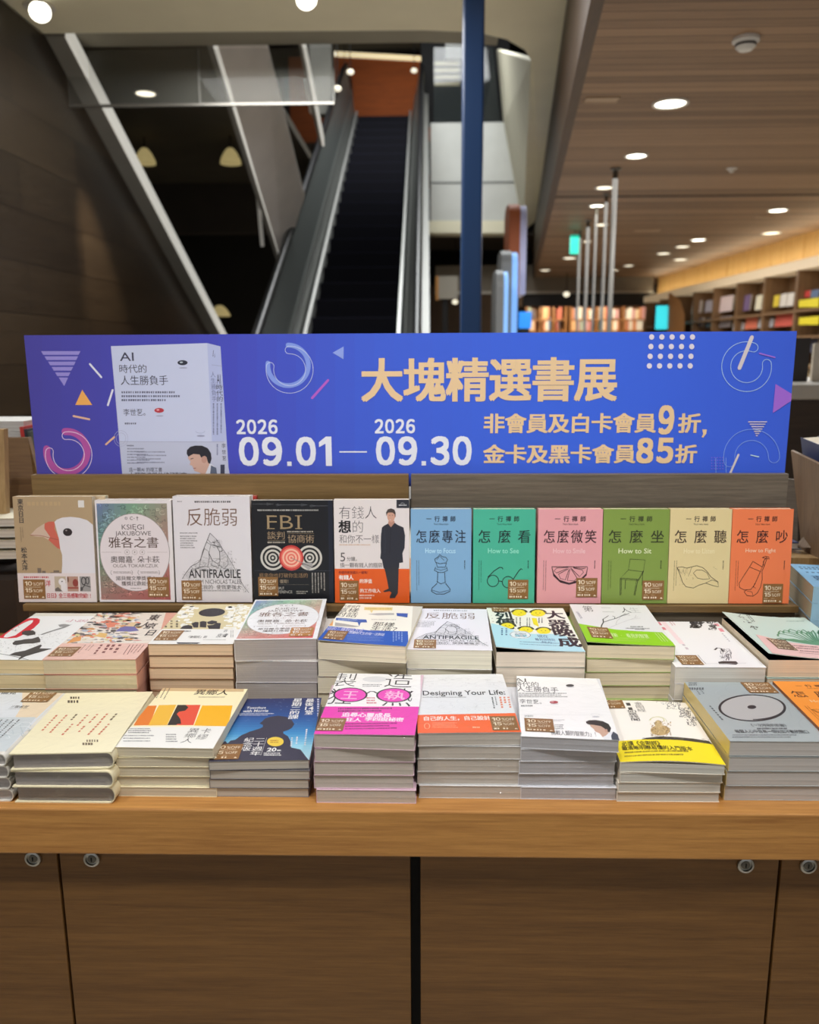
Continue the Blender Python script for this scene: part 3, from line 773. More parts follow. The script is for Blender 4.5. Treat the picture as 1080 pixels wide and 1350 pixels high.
def art_cream(A):
    A.poly([(300, 70), (760, 70), (540, 400), (0, 400)], (246, 237, 200))
    A.rows(345, 106, 390, 118, 1, (80, 70, 55), .9); A.rows(332, 124, 380, 138, 1, (80, 70, 55), .9)
    red, blk = (205, 110, 80), (110, 92, 66)
    for x, y, n, c, l in ((275, 196, 1, red, 85), (323, 196, 1, red, 92), (372, 192, 1, blk, 40), (352, 240, 1, red, 50), (425, 196, 1, red, 70), (474, 192, 1, red, 55), (410, 250, 1, red, 45), (522, 190, 1, red, 40), (490, 228, 1, red, 60), (568, 190, 1, blk, 45), (530, 240, 1, red, 50)): cols(A, x, y, n, 0, l, .95, c, 10, x)
    A.rows(425, 318, 480, 330, 1, blk, .9, 4); A.rows(405, 333, 455, 346, 1, blk, .9, 5)
def art_colour_blocks(A):
    A.poly([(730, 50), (1250, 50), (1250, 400), (500, 400)], (249, 238, 196)); A.poly([(755, 62), (1200, 66), (1195, 82), (742, 78)], (214, 184, 140))
    cols(A, 790, 66, 3, 20, 60, .55, (110, 95, 70), 6, 3)
    A.text('異鄉人', 955, 72, 1125, 98, (50, 40, 36), .008); A.rows(975, 106, 1110, 112, 2, (120, 100, 80), .5)
    A.poly([(600, 255), (1150, 252), (1100, 372), (520, 372)], (240, 238, 232))
    for q, c in ((((715, 152), (770, 150), (735, 246), (655, 248)), (232, 128, 48)), (((780, 148), (866, 146), (820, 246), (728, 248)), (242, 188, 66)), (((872, 147), (985, 147), (950, 246), (822, 246)), (232, 84, 62)), (((993, 150), (1142, 150), (1120, 252), (953, 248)), (247, 182, 32))): A.poly(list(q), c)
    A.poly([(872, 147), (912, 147), (925, 160), (910, 175), (880, 180), (868, 192), (885, 215), (890, 240), (872, 240), (865, 246), (822, 246)], (48, 44, 42))
    A.rows(630, 262, 740, 290, 3, (90, 90, 90), .5, 3); A.rows(605, 295, 765, 335, 3, (130, 130, 130), .4, 4)
    A.text('異鄉人', 905, 260, 965, 335, (60, 56, 54), -.006, vert=True); A.text('卡繆', 975, 260, 1030, 320, (60, 56, 54), -.006, vert=True); A.rows(815, 290, 880, 335, 4, (110, 110, 110), .5, 6)
def art_night(A):
    A.grad(-10, 186, 580, 500, [(0, (46, 50, 96)), (.30, (44, 84, 150)), (.55, (64, 140, 196)), (.75, (150, 208, 228)), (1, (190, 224, 232))], 26)
    A.scribble(20, 190, 560, 330, 60, .3, [(120, 140, 190), (170, 185, 215)], 9, .04)
    dk = (62, 60, 76)
    A.poly([(5, 505), (40, 425), (75, 400), (85, 412), (100, 398), (112, 410), (128, 396), (150, 392), (180, 370), (222, 352), (268, 338), (285, 330), (286, 320), (268, 312), (280, 304), (296, 288), (328, 278), (362, 274), (402, 280), (428, 296), (440, 316), (428, 334), (410, 345), (386, 352), (386, 362), (408, 374), (420, 396), (424, 430), (470, 440), (520, 505)], dk)
    wh = (238, 236, 232)
    A.text('Tuesdays', 205, 230, 300, 243, wh, .012); A.text('with Morrie', 188, 244, 312, 257, wh, .012); A.rows(168, 262, 345, 276, 2, (210, 212, 220), .5)
    A.text('最後', 493, 190, 537, 228, wh, .012, vert=True); A.text('14', 493, 230, 535, 246, wh, .012); A.text('堂', 490, 248, 533, 270, wh, .012); A.text('星期二的課', 420, 188, 472, 290, wh, .012, vert=True); A.rows(552, 192, 566, 290, 1, (200, 200, 215), .7, 3, vert=True)
    A.text('二十週年', 232, 382, 288, 470, wh, .004, vert=True); A.text('紀念版', 184, 382, 236, 448, wh, .004, vert=True); A.line([(305, 382), (275, 470)], .3, wh)
    A.ell(347, 402, 41, 23, (236, 204, 78)); A.rows(322, 394, 372, 411, 2, (180, 120, 40), .6, 5)
    A.text('20', 306, 432, 352, 451, wh, .03); A.rows(355, 442, 372, 450, 1, wh, .8); A.rows(290, 456, 378, 474, 2, wh, .6, 7)
    for x, y, l in ((425, 382, 50), (450, 378, 55), (497, 340, 110)): cols(A, x, y, 1, 0, l, .12, (225, 225, 230), 8, x)
    A.sticker(38, 416, 178, 490)
def art_pinkglasses(A):
    A.poly([(590, 50), (1060, 50), (1060, 410), (520, 400)], (246, 244, 243))
    A.ell(835, 95, 60, 14, (225, 224, 226)); A.rows(775, 120, 870, 135, 2, (90, 90, 90), .5)
    tk = (52, 48, 50)
    A.text('製', 622, 66, 752, 132, tk, -.01); A.text('造', 880, 66, 1025, 138, tk, -.01); A.text('狂', 600, 140, 735, 222, tk, -.01); A.text('熱', 870, 140, 1025, 232, tk, -.01)
    pk = (240, 72, 190)
    for cx, cy, rx in ((715, 172, 80), (928, 175, 82)):
        A.ell(cx, cy, rx, 34, pk); A.ring(cx, cy, rx, 34, 2.0, (38, 32, 38))
    A.line([(795, 166), (812, 156), (830, 156), (848, 166)], 2.0, (38, 32, 38)); A.line([(636, 160), (612, 146)], 2.4, (38, 32, 38)); A.line([(1008, 164), (1020, 154)], 2.4, (38, 32, 38))
    A.text('王', 670, 152, 755, 196, (250, 190, 225), .012); A.text('執', 880, 155, 985, 198, (250, 190, 225), .012)
    A.rows(795, 185, 850, 222, 3, (210, 90, 110), .5, 6)
    A.part('paper_band'); A.layer = 0
    A.poly([(560, 230), (1060, 234), (1060, 410), (520, 400)], (236, 66, 178))
    A.rows(655, 238, 940, 262, 2, (80, 24, 60), .6, 4); A.text('追尋心靈成長', 672, 264, 915, 285, (250, 235, 245), .03); A.text('狂人', 690, 288, 770, 307, (250, 235, 245), .03); A.text('李四說秘密', 785, 288, 978, 308, (250, 235, 245), .03); A.rows(690, 315, 960, 352, 3, (110, 30, 84), .45, 8)
    A.sticker(552, 288, 688, 352)
def art_lifeplan(A):
    A.poly([(20, 60), (500, 60), (580, 380), (10, 380)], (233, 233, 234))
    A.scribble(45, 85, 470, 130, 55, .3, [(198, 198, 200), (185, 186, 188)], 4, .12); A.scribble(120, 190, 380, 262, 30, .3, [(200, 200, 203)], 5, .12)
    A.text('Designing Your Life:', 65, 150, 470, 180, (58, 56, 58), .012); A.rows(65, 182, 285, 187, 1, (150, 150, 150), .7)
    cols(A, 402, 184, 1, 0, 75, -.2, (70, 70, 72), 7, 3); cols(A, 418, 182, 1, 0, 50, -.2, (120, 120, 122), 6, 4); cols(A, 440, 182, 3, 20, 55, -.2, (236, 150, 120), 10, 5)
    A.part('paper_band'); A.layer = 0
    A.poly([(20, 272), (535, 262), (580, 385), (10, 385)], (243, 104, 46))
    A.text('自己的人生，自己設計', 66, 278, 398, 299, (250, 235, 225), .03); A.ring(86, 327, 13, 14, .6, (250, 190, 150), 12); A.rows(112, 310, 240, 340, 4, (250, 180, 140), .35, 3); A.rows(310, 330, 345, 338, 1, (250, 190, 150), .8)
    A.sticker(400, 278, 530, 348)
def art_stones(A):
    A.poly([(440, 60), (900, 60), (1080, 420), (520, 420)], (247, 245, 244))
    A.text('AI', 512, 90, 572, 107, (56, 54, 56)); A.text('時代的', 510, 107, 636, 132, (56, 54, 56)); A.text('人生勝負手', 526, 132, 732, 159, (56, 54, 56)); A.rows(524, 162, 788, 187, 3, (96, 94, 96), .55, 3)
    A.text('李世乭。', 540, 195, 668, 216, (70, 68, 70)); A.rows(548, 222, 602, 231, 1, (110, 108, 110), .8)
    A.ell(790, 133, 20, 3, (205, 205, 208)); A.ell(788, 126, 20, 6.5, (52, 50, 56)); A.ell(712, 216, 20, 3, (210, 205, 208)); A.ell(709, 208, 21, 7, (172, 62, 72)); A.ell(702, 206, 8, 2, (235, 190, 195)); A.ell(915, 280, 18, 3, (195, 195, 200)); A.ring(912, 268, 20, 6, .4, (215, 215, 218))
    A.line([(545, 268), (950, 272)], .3, (205, 204, 206)); A.rows(566, 272, 610, 282, 2, (90, 90, 92), .5); A.rows(640, 294, 770, 304, 2, (130, 130, 132), .4, 3); A.rows(712, 318, 760, 345, 3, (110, 110, 112), .5, 4)
    A.text('挑戰人類的智能力」！', 695, 350, 930, 374, (66, 64, 66))
    A.poly([(985, 352), (1012, 360), (1050, 410), (960, 395), (948, 380)], (232, 232, 236)); A.poly([(1000, 352), (1030, 372), (1060, 420), (995, 400), (990, 372)], (66, 70, 84))
    A.poly([(885, 316), (935, 318), (975, 328), (985, 352), (965, 372), (948, 380), (935, 362), (912, 352), (905, 340), (890, 328)], (205, 168, 148))
    A.poly([(866, 304), (882, 297), (915, 296), (950, 302), (978, 316), (990, 336), (984, 356), (966, 352), (958, 338), (940, 326), (905, 320), (880, 318), (868, 312)], (44, 40, 40)); A.ell(966, 348, 7, 8, (196, 152, 132))
    A.sticker(566, 290, 708, 354)
def art_cloud(A):
    A.poly([(-60, 160), (430, 160), (660, 560), (60, 560)], (250, 243, 234))
    A.scribble(330, 195, 400, 245, 70, .6, [(80, 78, 80), (150, 148, 148)], 4, .3); A.scribble(395, 235, 450, 285, 80, .6, [(60, 58, 60), (140, 138, 138)], 5, .3); A.scribble(430, 280, 478, 330, 60, .6, [(70, 68, 70), (150, 148, 148)], 6, .3); A.scribble(280, 190, 335, 225, 30, .5, [(190, 188, 190), (165, 163, 165)], 7, .3)
    A.text('金剛經', 178, 213, 222, 262, (90, 84, 84), -.004, vert=True); cols(A, 130, 216, 1, 0, 40, -.45, (70, 66, 66), 20, 3); A.text('如是我聞', 138, 252, 200, 306, (60, 56, 58), .004, vert=True)
    A.ring(285, 305, 34, 18, .8, (214, 208, 130), 16, 180, 380); A.ring(288, 312, 44, 26, .5, (200, 206, 160), 16, 190, 360)
    A.ell(300, 355, 48, 26, (196, 166, 116)); A.ell(290, 322, 18, 18, (202, 176, 128)); A.scribble(252, 310, 352, 385, 80, .6, [(150, 116, 70), (226, 200, 150), (120, 92, 56)], 8, .2)
    A.poly([(195, 404), (230, 392), (300, 386), (380, 388), (460, 392), (540, 400), (560, 418), (380, 412)], (66, 60, 52)); A.scribble(210, 390, 540, 412, 90, .5, [(150, 140, 120), (30, 28, 26)], 10, .05)
    A.part('paper_band'); A.layer = 0
    A.poly([(85, 402), (200, 400), (400, 404), (575, 418), (670, 560), (80, 560)], (250, 226, 36))
    A.text('必讀《金剛經》', 112, 408, 312, 430, (66, 58, 20), .02); A.text('最清晰明瞭易懂的入門版本', 112, 432, 455, 453, (66, 58, 20), .02); A.rows(125, 457, 510, 492, 2, (120, 106, 30), .4, 5)
    A.sticker(4, 190, 118, 242)
def art_grey_ring(A):
    A.poly([(380, 90), (900, 90), (1250, 430), (620, 430)], (168, 176, 177))
    A.scribble(450, 120, 1050, 390, 40, .5, [(160, 168, 170), (176, 183, 184)], 4, .3)
    A.ell(752, 236, 152, 60, (182, 181, 180), 48); A.ring(752, 236, 160, 64, 2.6, (46, 46, 50), 56); A.ring(756, 233, 156, 60, 2.0, (52, 52, 56), 40, -60, 90); A.ell(750, 232, 22, 9.5, (50, 48, 52))
    A.rows(440, 112, 478, 130, 2, (70, 72, 76), .5); A.rows(440, 136, 515, 152, 1, (90, 92, 96), .7); cols(A, 470, 140, 2, 22, 40, -.75, (100, 104, 106), 6, 3); cols(A, 540, 226, 1, 0, 90, -.9, (84, 86, 90), 9, 4)
    A.text('《一次呼吸的距離》', 735, 314, 930, 330, (60, 62, 66)); A.rows(775, 334, 930, 343, 1, (80, 82, 86), .8); A.text('每個人心中自有一個如如不動的開口', 668, 344, 1028, 361, (56, 58, 62), .01); A.rows(655, 367, 1000, 388, 2, (96, 98, 102), .45, 7)
    A.sticker(716, 112, 858, 164)
def art_zero(A):
    A.poly([(180, 110), (1300, 110), (1100, 680), (-900, 680)], (240, 241, 239))
    r = (214, 36, 54)
    A.poly([(475, 150), (440, 134), (350, 136), (250, 160), (120, 218), (0, 302), (-40, 368), (95, 376), (200, 366), (300, 320), (405, 250), (468, 190)], r)
    A.poly([(352, 162), (395, 158), (382, 190), (285, 265), (180, 340), (80, 366), (42, 362), (62, 330), (172, 250), (282, 190)], (238, 238, 236))
    A.text('小說', 780, 150, 1050, 182, (206, 140, 150))
    d, g = (62, 60, 60), (160, 162, 160)
    A.scribble(120, 190, 230, 290, 30, .5, [(130, 128, 124), (170, 168, 164)], 3, .3); A.scribble(300, 300, 900, 470, 120, .35, [g, (188, 190, 188), (120, 120, 118)], 4, .06); A.scribble(-100, 390, 260, 540, 70, .35, [g, (188, 190, 188)], 5, .1)
    A.poly([(260, 300), (300, 284), (390, 280), (420, 300), (420, 330), (330, 345), (262, 328)], d); A.poly([(148, 432), (180, 405), (250, 396), (300, 385), (380, 380), (455, 356), (480, 390), (478, 420), (400, 435), (280, 440), (200, 456), (155, 450)], (72, 70, 68))
    A.poly([(480, 330), (560, 300), (720, 250), (860, 208), (770, 250), (600, 300), (500, 335)], (140, 140, 138)); A.poly([(690, 215), (760, 205), (830, 215), (780, 240), (710, 240)], (150, 150, 148))
    A.poly([(110, 572), (170, 545), (300, 520), (380, 490), (480, 450), (500, 460), (470, 495), (620, 498), (400, 560), (300, 590), (220, 632), (210, 630), (250, 590)], (70, 68, 66))
    A.line([(-40, 552), (100, 575), (240, 606)], .9, d); A.line([(-60, 615), (60, 640), (130, 656)], .9, d); A.line([(260, 612), (430, 650)], .8, d)
def art_collage(A):
    A.poly([(470, 80), (1150, 80), (1050, 420), (180, 420)], (238, 228, 214))
    cs = [(52, 48, 52), (62, 58, 62), (70, 66, 68), (110, 104, 102), (236, 130, 98), (224, 160, 92), (150, 140, 138), (172, 184, 204), (226, 214, 150), (214, 150, 140), (250, 240, 228), (250, 242, 232), (244, 236, 224), (246, 238, 228), (190, 184, 170)]
    rg = random.Random(12)
    L0 = A.layer
    for i in range(300):
        A.layer = L0+i % 25
        y = rg.uniform(97, 388); xl = 540-(y-95)*1.0; x = rg.uniform(xl, 900-(y-95)*.05); sx, sy = rg.uniform(14, 66), rg.uniform(4, 13)
        n = rg.choice((5, 6, 7)); c = rg.choice(cs)
        A.poly([(x+sx*math.cos(6.28*k/n)*rg.uniform(.5, 1.1), y+sy*math.sin(6.28*k/n)*rg.uniform(.5, 1.1)) for k in range(n)], c)
    A.layer = L0+26
    A.scribble(300, 110, 880, 385, 70, .4, [(70, 66, 66), (240, 235, 225)], 5, .05)
    A.poly([(690, 285), (740, 250), (800, 235), (860, 245), (900, 280), (820, 290)], (110, 108, 172)); A.poly([(780, 240), (830, 205), (880, 210), (850, 245)], (232, 204, 158)); A.poly([(500, 330), (560, 300), (620, 305), (600, 345)], (236, 190, 110)); A.poly([(600, 210), (680, 205), (690, 245), (620, 255)], (236, 140, 110)); A.poly([(250, 395), (320, 340), (390, 330), (380, 370)], (232, 160, 84))
    for ch, x, y in (('東', 1040, 165), ('京', 1010, 240), ('日', 1010, 300), ('人', 960, 230)): A.text(ch, x-55, y-26, x+45, y+26, (54, 50, 52), .02)
    A.part('paper_band'); A.layer = 0
    A.poly([(215, 394), (1100, 394), (1020, 560), (0, 560)], (240, 198, 184))
    b = (128, 64, 60)
    cols(A, 420, 408, 1, 0, 100, .95, b, 9, 3); cols(A, 465, 408, 2, 28, 60, .95, b, 7, 4); cols(A, 560, 406, 1, 0, 100, .8, b, 20, 5); cols(A, 620, 406, 2, 45, 85, .7, b, 26, 6); cols(A, 720, 406, 1, 0, 85, .7, b, 26, 7); cols(A, 880, 408, 3, 30, 90, .85, b, 9, 8)
    A.line([(820, 408), (850, 408), (795, 495), (760, 495)], .8, b, True)
    A.sticker(135, 428, 345, 512)
def art_fist(A):
    A.poly([(380, 100), (1120, 100), (960, 560), (20, 560)], (220, 206, 162))
    rg = random.Random(6); out = []
    for i in range(150):
        t = rg.random(); y = 125+t*255
        if rg.random() < .45: x = rg.uniform(840, 1060)-(y-125)*.30
        else: x = rg.uniform(330, 560)-(y-125)*.72
        if x < 400 and y > 260 and rg.random() < .8: continue
        sx, sy = rg.uniform(30, 64), rg.uniform(9, 19); out.append([A.mp(x, y), A.mp(x+sx, y), A.mp(x+sx-sy*.4, y+sy), A.mp(x-sy*.4, y+sy)])
    A.emit([(p_, i_ % 12) for i_, p_ in enumerate(out)], (246, 245, 236)); A.line([(880, 150), (1010, 160), (940, 200), (1000, 260), (880, 330)], .5, (176, 176, 150)); A.line([(960, 140), (900, 260), (830, 300)], .5, (176, 176, 150))
    dk = (46, 42, 48)
    A.ell(690, 212, 134, 42, dk, 40, -.06); A.scribble(580, 185, 800, 235, 40, .3, [(110, 104, 108)], 4, .05)
    for q in (((365, 380), (395, 352), (450, 340), (490, 350), (490, 380)), ((480, 325), (520, 310), (555, 312), (550, 366), (505, 366)), ((566, 308), (600, 300), (636, 306), (632, 366), (566, 362)), ((640, 310), (690, 294), (742, 302), (740, 320), (690, 335), (650, 330)), ((640, 345), (700, 340), (740, 318), (782, 322), (770, 380), (660, 380))): A.poly(list(q), dk)
    A.rows(210, 295, 380, 380, 3, (130, 118, 92), .4, 3, vert=True)
    A.part('paper_band'); A.layer = 0
    A.poly([(150, 384), (985, 384), (940, 560), (20, 560)], (240, 238, 232))
    A.text('「後殖民」的', 430, 452, 640, 476, (70, 66, 66), .012); A.rows(390, 398, 480, 415, 1, (90, 88, 88), .8, 3); A.text('白', 810, 390, 850, 415, (90, 88, 92)); A.text('皮膚', 740, 430, 850, 470, (90, 88, 92)); A.rows(880, 398, 920, 470, 2, (150, 146, 140), .4, 4, vert=True); A.poly([(330, 520), (575, 522), (540, 534), (340, 532)], dk)
    A.rows(600, 490, 900, 500, 1, (180, 178, 172), .6, 6)
    A.sticker(140, 398, 372, 500)
def art_talk(A):
    A.poly([(150, 40), (1080, 60), (1040, 620), (0, 560)], (250, 246, 230))
    dk = (66, 62, 58)
    A.text('為什麼我們', 255, 106, 500, 136, (84, 80, 76)); A.text('這樣', 240, 138, 490, 188, dk); A.text('對話', 222, 188, 475, 242, dk)
    y = (238, 218, 150); A.poly([(545, 128), (855, 132), (850, 164), (640, 164), (622, 196), (606, 164), (540, 160)], y); A.rows(560, 138, 840, 156, 1, (214, 190, 120), .8)
    bl = (48, 98, 178); A.poly([(235, 250), (565, 268), (575, 300), (505, 302), (488, 344), (470, 300), (230, 278)], bl); A.rows(255, 262, 545, 288, 2, (200, 215, 235), .5, 4)
    A.poly([(105, 288), (205, 285), (195, 345), (95, 338)], (240, 174, 104)); A.poly([(225, 305), (330, 320), (500, 348), (420, 356), (220, 345)], (178, 176, 172)); A.poly([(580, 208), (700, 195), (870, 195), (870, 215), (690, 220)], (192, 190, 186)); A.poly([(895, 195), (1020, 198), (1015, 242), (900, 226)], bl)
    A.rows(620, 262, 950, 280, 1, (210, 205, 195), .6, 5)
    A.text('那樣', 635, 298, 880, 344, dk); A.text('生活？', 610, 346, 965, 396, dk)
    A.part('paper_band'); A.layer = 0
    A.poly([(75, 348), (300, 362), (600, 392), (1020, 396), (1030, 620), (0, 560)], (38, 92, 186))
    A.text('你的三種對話方式', 130, 366, 540, 412, (205, 200, 232), .012); A.text('改變你人生的每一次對話', 370, 414, 770, 444, (215, 220, 240), .016); A.rows(355, 452, 800, 520, 4, (120, 150, 215), .4, 6); A.rows(855, 405, 980, 520, 4, (170, 190, 230), .4, 7, vert=True)
    A.sticker(118, 402, 345, 508)
def art_faces(A):
    A.poly([(-20, 40), (830, 100), (1040, 620), (60, 640)], (246, 245, 230))
    dk = (40, 38, 44); ye = (248, 230, 40)
    for ch, a in (('大', (610, 158, 800, 238)), ('器', (640, 248, 850, 334)), ('列', (95, 168, 275, 250)), ('傳', (112, 240, 310, 355))): A.text(ch, *a, dk, .03)
    for x, y, rx, ry in ((345, 180, 74, 34), (535, 182, 76, 34), (225, 322, 70, 32), (412, 360, 74, 32), (592, 366, 72, 32)):
        A.ell(x, y, rx, ry, ye); A.ring(x, y-3, rx*1.02, ry*1.05, 3.2, (74, 68, 30), 16, 185, 355); A.ell(x-20, y-2, 7, 3.5, (120, 100, 30)); A.ell(x+20, y-2, 7, 3.5, (120, 100, 30)); A.line([(x-16, y+14), (x+14, y+14)], .8, (150, 110, 30))
    A.rows(310, 230, 385, 310, 2, (100, 98, 98), .35, 3, vert=True); A.rows(420, 232, 470, 320, 2, (100, 98, 98), .4, 4, vert=True); A.poly([(470, 232), (520, 235), (545, 325), (490, 300)], ye); A.rows(540, 232, 600, 300, 2, (100, 98, 98), .4, 5, vert=True)
    A.part('paper_band'); A.layer = 0
    A.poly([(60, 300), (150, 320), (240, 352), (330, 388), (480, 402), (700, 396), (830, 420), (1060, 600), (950, 640), (60, 640)], (186, 228, 238))
    A.ell(355, 418, 112, 44, (235, 240, 240)); A.ring(355, 418, 104, 38, .8, (120, 140, 150), 20); A.rows(300, 398, 420, 446, 3, (80, 96, 120), .5, 4); A.text('現在', 528, 410, 640, 442, (52, 84, 130)); A.text('輪到你特別', 505, 446, 710, 474, (52, 84, 130)); A.text('努力', 570, 478, 680, 500, (52, 84, 130)); A.rows(160, 355, 250, 430, 2, (70, 100, 140), .4, 7, vert=True); A.rows(350, 490, 900, 540, 2, (110, 150, 170), .3, 6)
    A.text('晚', 680, 334, 900, 422, dk, .03); A.text('成', 735, 432, 970, 528, dk, .03)
    A.sticker(62, 92, 240, 170)
def art_branch(A):
    A.poly([(20, 40), (760, 60), (1100, 480), (180, 480)], (234, 233, 231))
    dk = (60, 56, 54)
    A.text('第', 225, 94, 320, 148, dk, -.006); A.text('二', 385, 100, 500, 158, (190, 188, 186), -.006); A.text('人', 560, 108, 650, 156, dk, -.006); A.text('生', 640, 108, 735, 156, (200, 198, 196), -.006)
    for p, w in (([(388, 296), (395, 270), (410, 245), (406, 215)], 1.5), ([(406, 245), (470, 222), (520, 208), (570, 185), (640, 160)], 1.3), ([(408, 215), (430, 200), (455, 182)], .9), ([(510, 212), (512, 195), (490, 184)], .9), ([(575, 184), (600, 176), (650, 178)], .7), ([(560, 188), (590, 172), (605, 160)], .6)): A.line(p, w, dk)
    for p in ([(460, 296), (560, 250), (650, 215), (720, 190)], [(520, 265), (530, 230), (560, 205)], [(650, 215), (740, 205)], [(690, 200), (700, 176)]): A.line(p, .6, (196, 190, 190))
    cols(A, 165, 150, 2, 12, 90, -.65, (150, 146, 160), 8, 3); A.rows(650, 276, 770, 290, 1, (120, 118, 118), .7, 3); A.rows(610, 292, 830, 304, 1, (140, 138, 138), .7, 4); A.rows(690, 302, 790, 312, 1, (140, 138, 138), .7, 5)
    A.part('paper_band'); A.layer = 0
    A.poly([(150, 258), (330, 286), (520, 312), (700, 322), (930, 330), (1100, 490), (200, 480)], (150, 212, 26))
    A.text('重新 · 看見的智慧', 460, 348, 810, 384, (220, 240, 170), .014); A.rows(480, 388, 860, 425, 3, (190, 226, 110), .35, 4)
    for x in (865, 890, 915): A.line([(x, 335), (x+70, 415)], .6, (220, 240, 170))
    A.sticker(285, 296, 470, 398)
def art_inkcup(A):
    A.poly([(-40, 80), (640, 100), (1090, 560), (230, 560)], (246, 244, 244))
    for x, y, l, w, c in ((60, 135, 120, 40, (226, 130, 146)), (110, 112, 200, 20, (244, 206, 212)), (165, 112, 80, 10, (206, 110, 130)), (190, 112, 80, 8, (206, 110, 130)), (580, 150, 85, 36, (238, 150, 162)), (222, 250, 150, 24, (206, 190, 200)), (650, 235, 90, 14, (205, 200, 204))): cols(A, x, y, 1, 0, l, -.9, c, w, int(x))
    A.line([(100, 100), (300, 330)], 6, (252, 224, 228)); A.scribble(375, 118, 470, 188, 60, 2.4, [(48, 44, 46), (70, 66, 68)], 3, .5); A.scribble(400, 115, 545, 150, 50, 1.6, [(60, 56, 58), (90, 86, 88)], 4, .4); A.scribble(540, 135, 605, 205, 30, 1.5, [(70, 66, 68), (110, 106, 108)], 5, .4)
    A.line([(590, 384), (612, 366), (648, 372), (664, 400)], 2.2, (70, 66, 70)); A.scribble(640, 375, 740, 480, 60, .6, [(120, 116, 122), (170, 166, 172), (80, 76, 80)], 6, .3); A.poly([(620, 492), (660, 485), (780, 486), (800, 505), (780, 516), (700, 510), (630, 510)], (52, 50, 52)); A.line([(500, 508), (870, 502)], .5, (190, 188, 190)); A.line([(440, 430), (480, 478), (510, 506)], .8, (160, 156, 162))
    A.sticker(268, 434, 460, 518)
def art_fern(A):
    A.poly([(-10, 60), (880, 110), (1500, 660), (500, 660)], (206, 229, 219))
    dk = (56, 74, 74)
    for x, y, n, s in ((150, 125, 8, 4), (215, 185, 8, 5), (290, 240, 10, 6), (370, 310, 14, 7)): A.scribble(x-45, y-22, x+45, y+22, n, .9, [dk], s, .5)
    cols(A, 250, 130, 2, 26, 150, -.85, (90, 110, 108), 14, 3); A.rows(480, 148, 870, 160, 1, (150, 178, 170), .6, 3); A.rows(720, 196, 930, 206, 1, (130, 160, 150), .7, 4)
    gr, dg = (104, 158, 122), (58, 112, 84)
    for tx, ty in ((640, 350), (650, 320), (700, 306), (760, 290), (850, 300), (900, 292), (960, 310), (1010, 300), (1080, 300), (660, 420), (1140, 320), (1200, 350), (1250, 400)):
        mx, my = (1090*.35+tx*.65), (440*.25+ty*.75)
        A.line([(1090, 445), ((1090+mx)/2, (445+my)/2+10), (mx, my), (tx, ty), (tx-14, ty+22), (tx-8, ty+40)], 2.2, gr); A.line([(1090, 445), ((1090+mx)/2, (445+my)/2+10), (mx, my), (tx, ty)], .7, dg)
    A.poly([(640, 418), (800, 404), (1090, 436), (1090, 466), (800, 440)], gr); A.line([(610, 425), (660, 405), (715, 412), (712, 440)], 1.0, dg)
    A.part('paper_band'); A.layer = 0
    A.poly([(380, 398), (480, 412), (700, 450), (1080, 470), (1400, 490), (1500, 660), (600, 660)], (243, 203, 198))
    A.rows(790, 482, 1300, 500, 1, (126, 70, 74), .7, 4); A.rows(830, 508, 1300, 524, 1, (126, 70, 74), .7, 5); A.rows(870, 540, 1300, 556, 1, (126, 70, 74), .7, 6); A.rows(860, 568, 1250, 580, 1, (150, 100, 100), .5, 7)
    A.sticker(560, 432, 780, 548, (128, 104, 82))
# ------------------------------------------------------------------ display table
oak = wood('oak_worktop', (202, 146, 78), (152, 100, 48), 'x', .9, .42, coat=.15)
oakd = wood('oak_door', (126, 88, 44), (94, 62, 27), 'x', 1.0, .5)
oakp = wood('brown_panel', (132, 104, 62), (100, 76, 42), 'x', 1.0, .5)
oakp_dim = wood('grey_brown_panel', (124, 112, 96), (88, 78, 66), 'x', 1.0, .5)  # same wood as the left panel; the weaker light is put into its colour
steel = mat('brushed_steel', (190, 190, 186), .28, 1.0)
blackm = mat('black_gap', (14, 12, 11), .7)
E0 = on_z(540, 1070, T0).y                   # front edge of the worktop
AP = .073
box('worktop', (-1.25, E0, TZ-AP), (1.25, 2.5, TZ), oak, None, .0025)
tag(bpy.data.objects['worktop'], 'long light oak worktop with a thick front edge under the book stacks', 'worktop')
zb = TZ-AP
def cabinet(x0, x1, split, locks, label):
    r = empty('storage_cabinet', ((x0+x1)/2, 1.5, 0)); tag(r, label, 'cabinet')
    off = -Vector(r.location)
    def add(name, a, b, m, bev=.0):
        return MB().box([p+q for p, q in zip(a, off)], [p+q for p, q in zip(b, off)]).build(name, m, r, bev=bev)
    yf = E0+.022
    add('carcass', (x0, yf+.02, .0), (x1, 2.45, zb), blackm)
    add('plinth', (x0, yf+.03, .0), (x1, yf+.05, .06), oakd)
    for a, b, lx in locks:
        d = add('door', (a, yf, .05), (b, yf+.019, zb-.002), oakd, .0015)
        lz = zb-.0215
        L = MB().lathe([(.0005, 0), (.0112, 0), (.0124, .0015), (.0118, .0038), (.0088, .0046), (.0082, .0016), (.0005, .0014)], 28, (0, 0, 0), 'y')
        lo = L.build('lock', steel, d, smooth=False); lo.location = (lx+off.x, yf+off.y, lz+off.z)
        MB().lathe([(.0003, 0), (.0066, 0), (.0064, .0022), (.0003, .0026)], 20, (0, -.0008, 0), 'y').build('lock_core', mat('lock_core', (120, 118, 112), .35, 1.0), lo)
        MB().box((-.0007, -.0044, -.003), (.0007, -.0020, .003)).build('keyhole', blackm, lo)
    return r
yd = E0+.022
fx = lambda u, v=1240: on_y(u, v, yd).x
lx = lambda u, v: on_y(u, v, yd).x
g1, g2, g3a, g3b = fx(87.5), fx(1019.5), fx(541.5), fx(554.5)
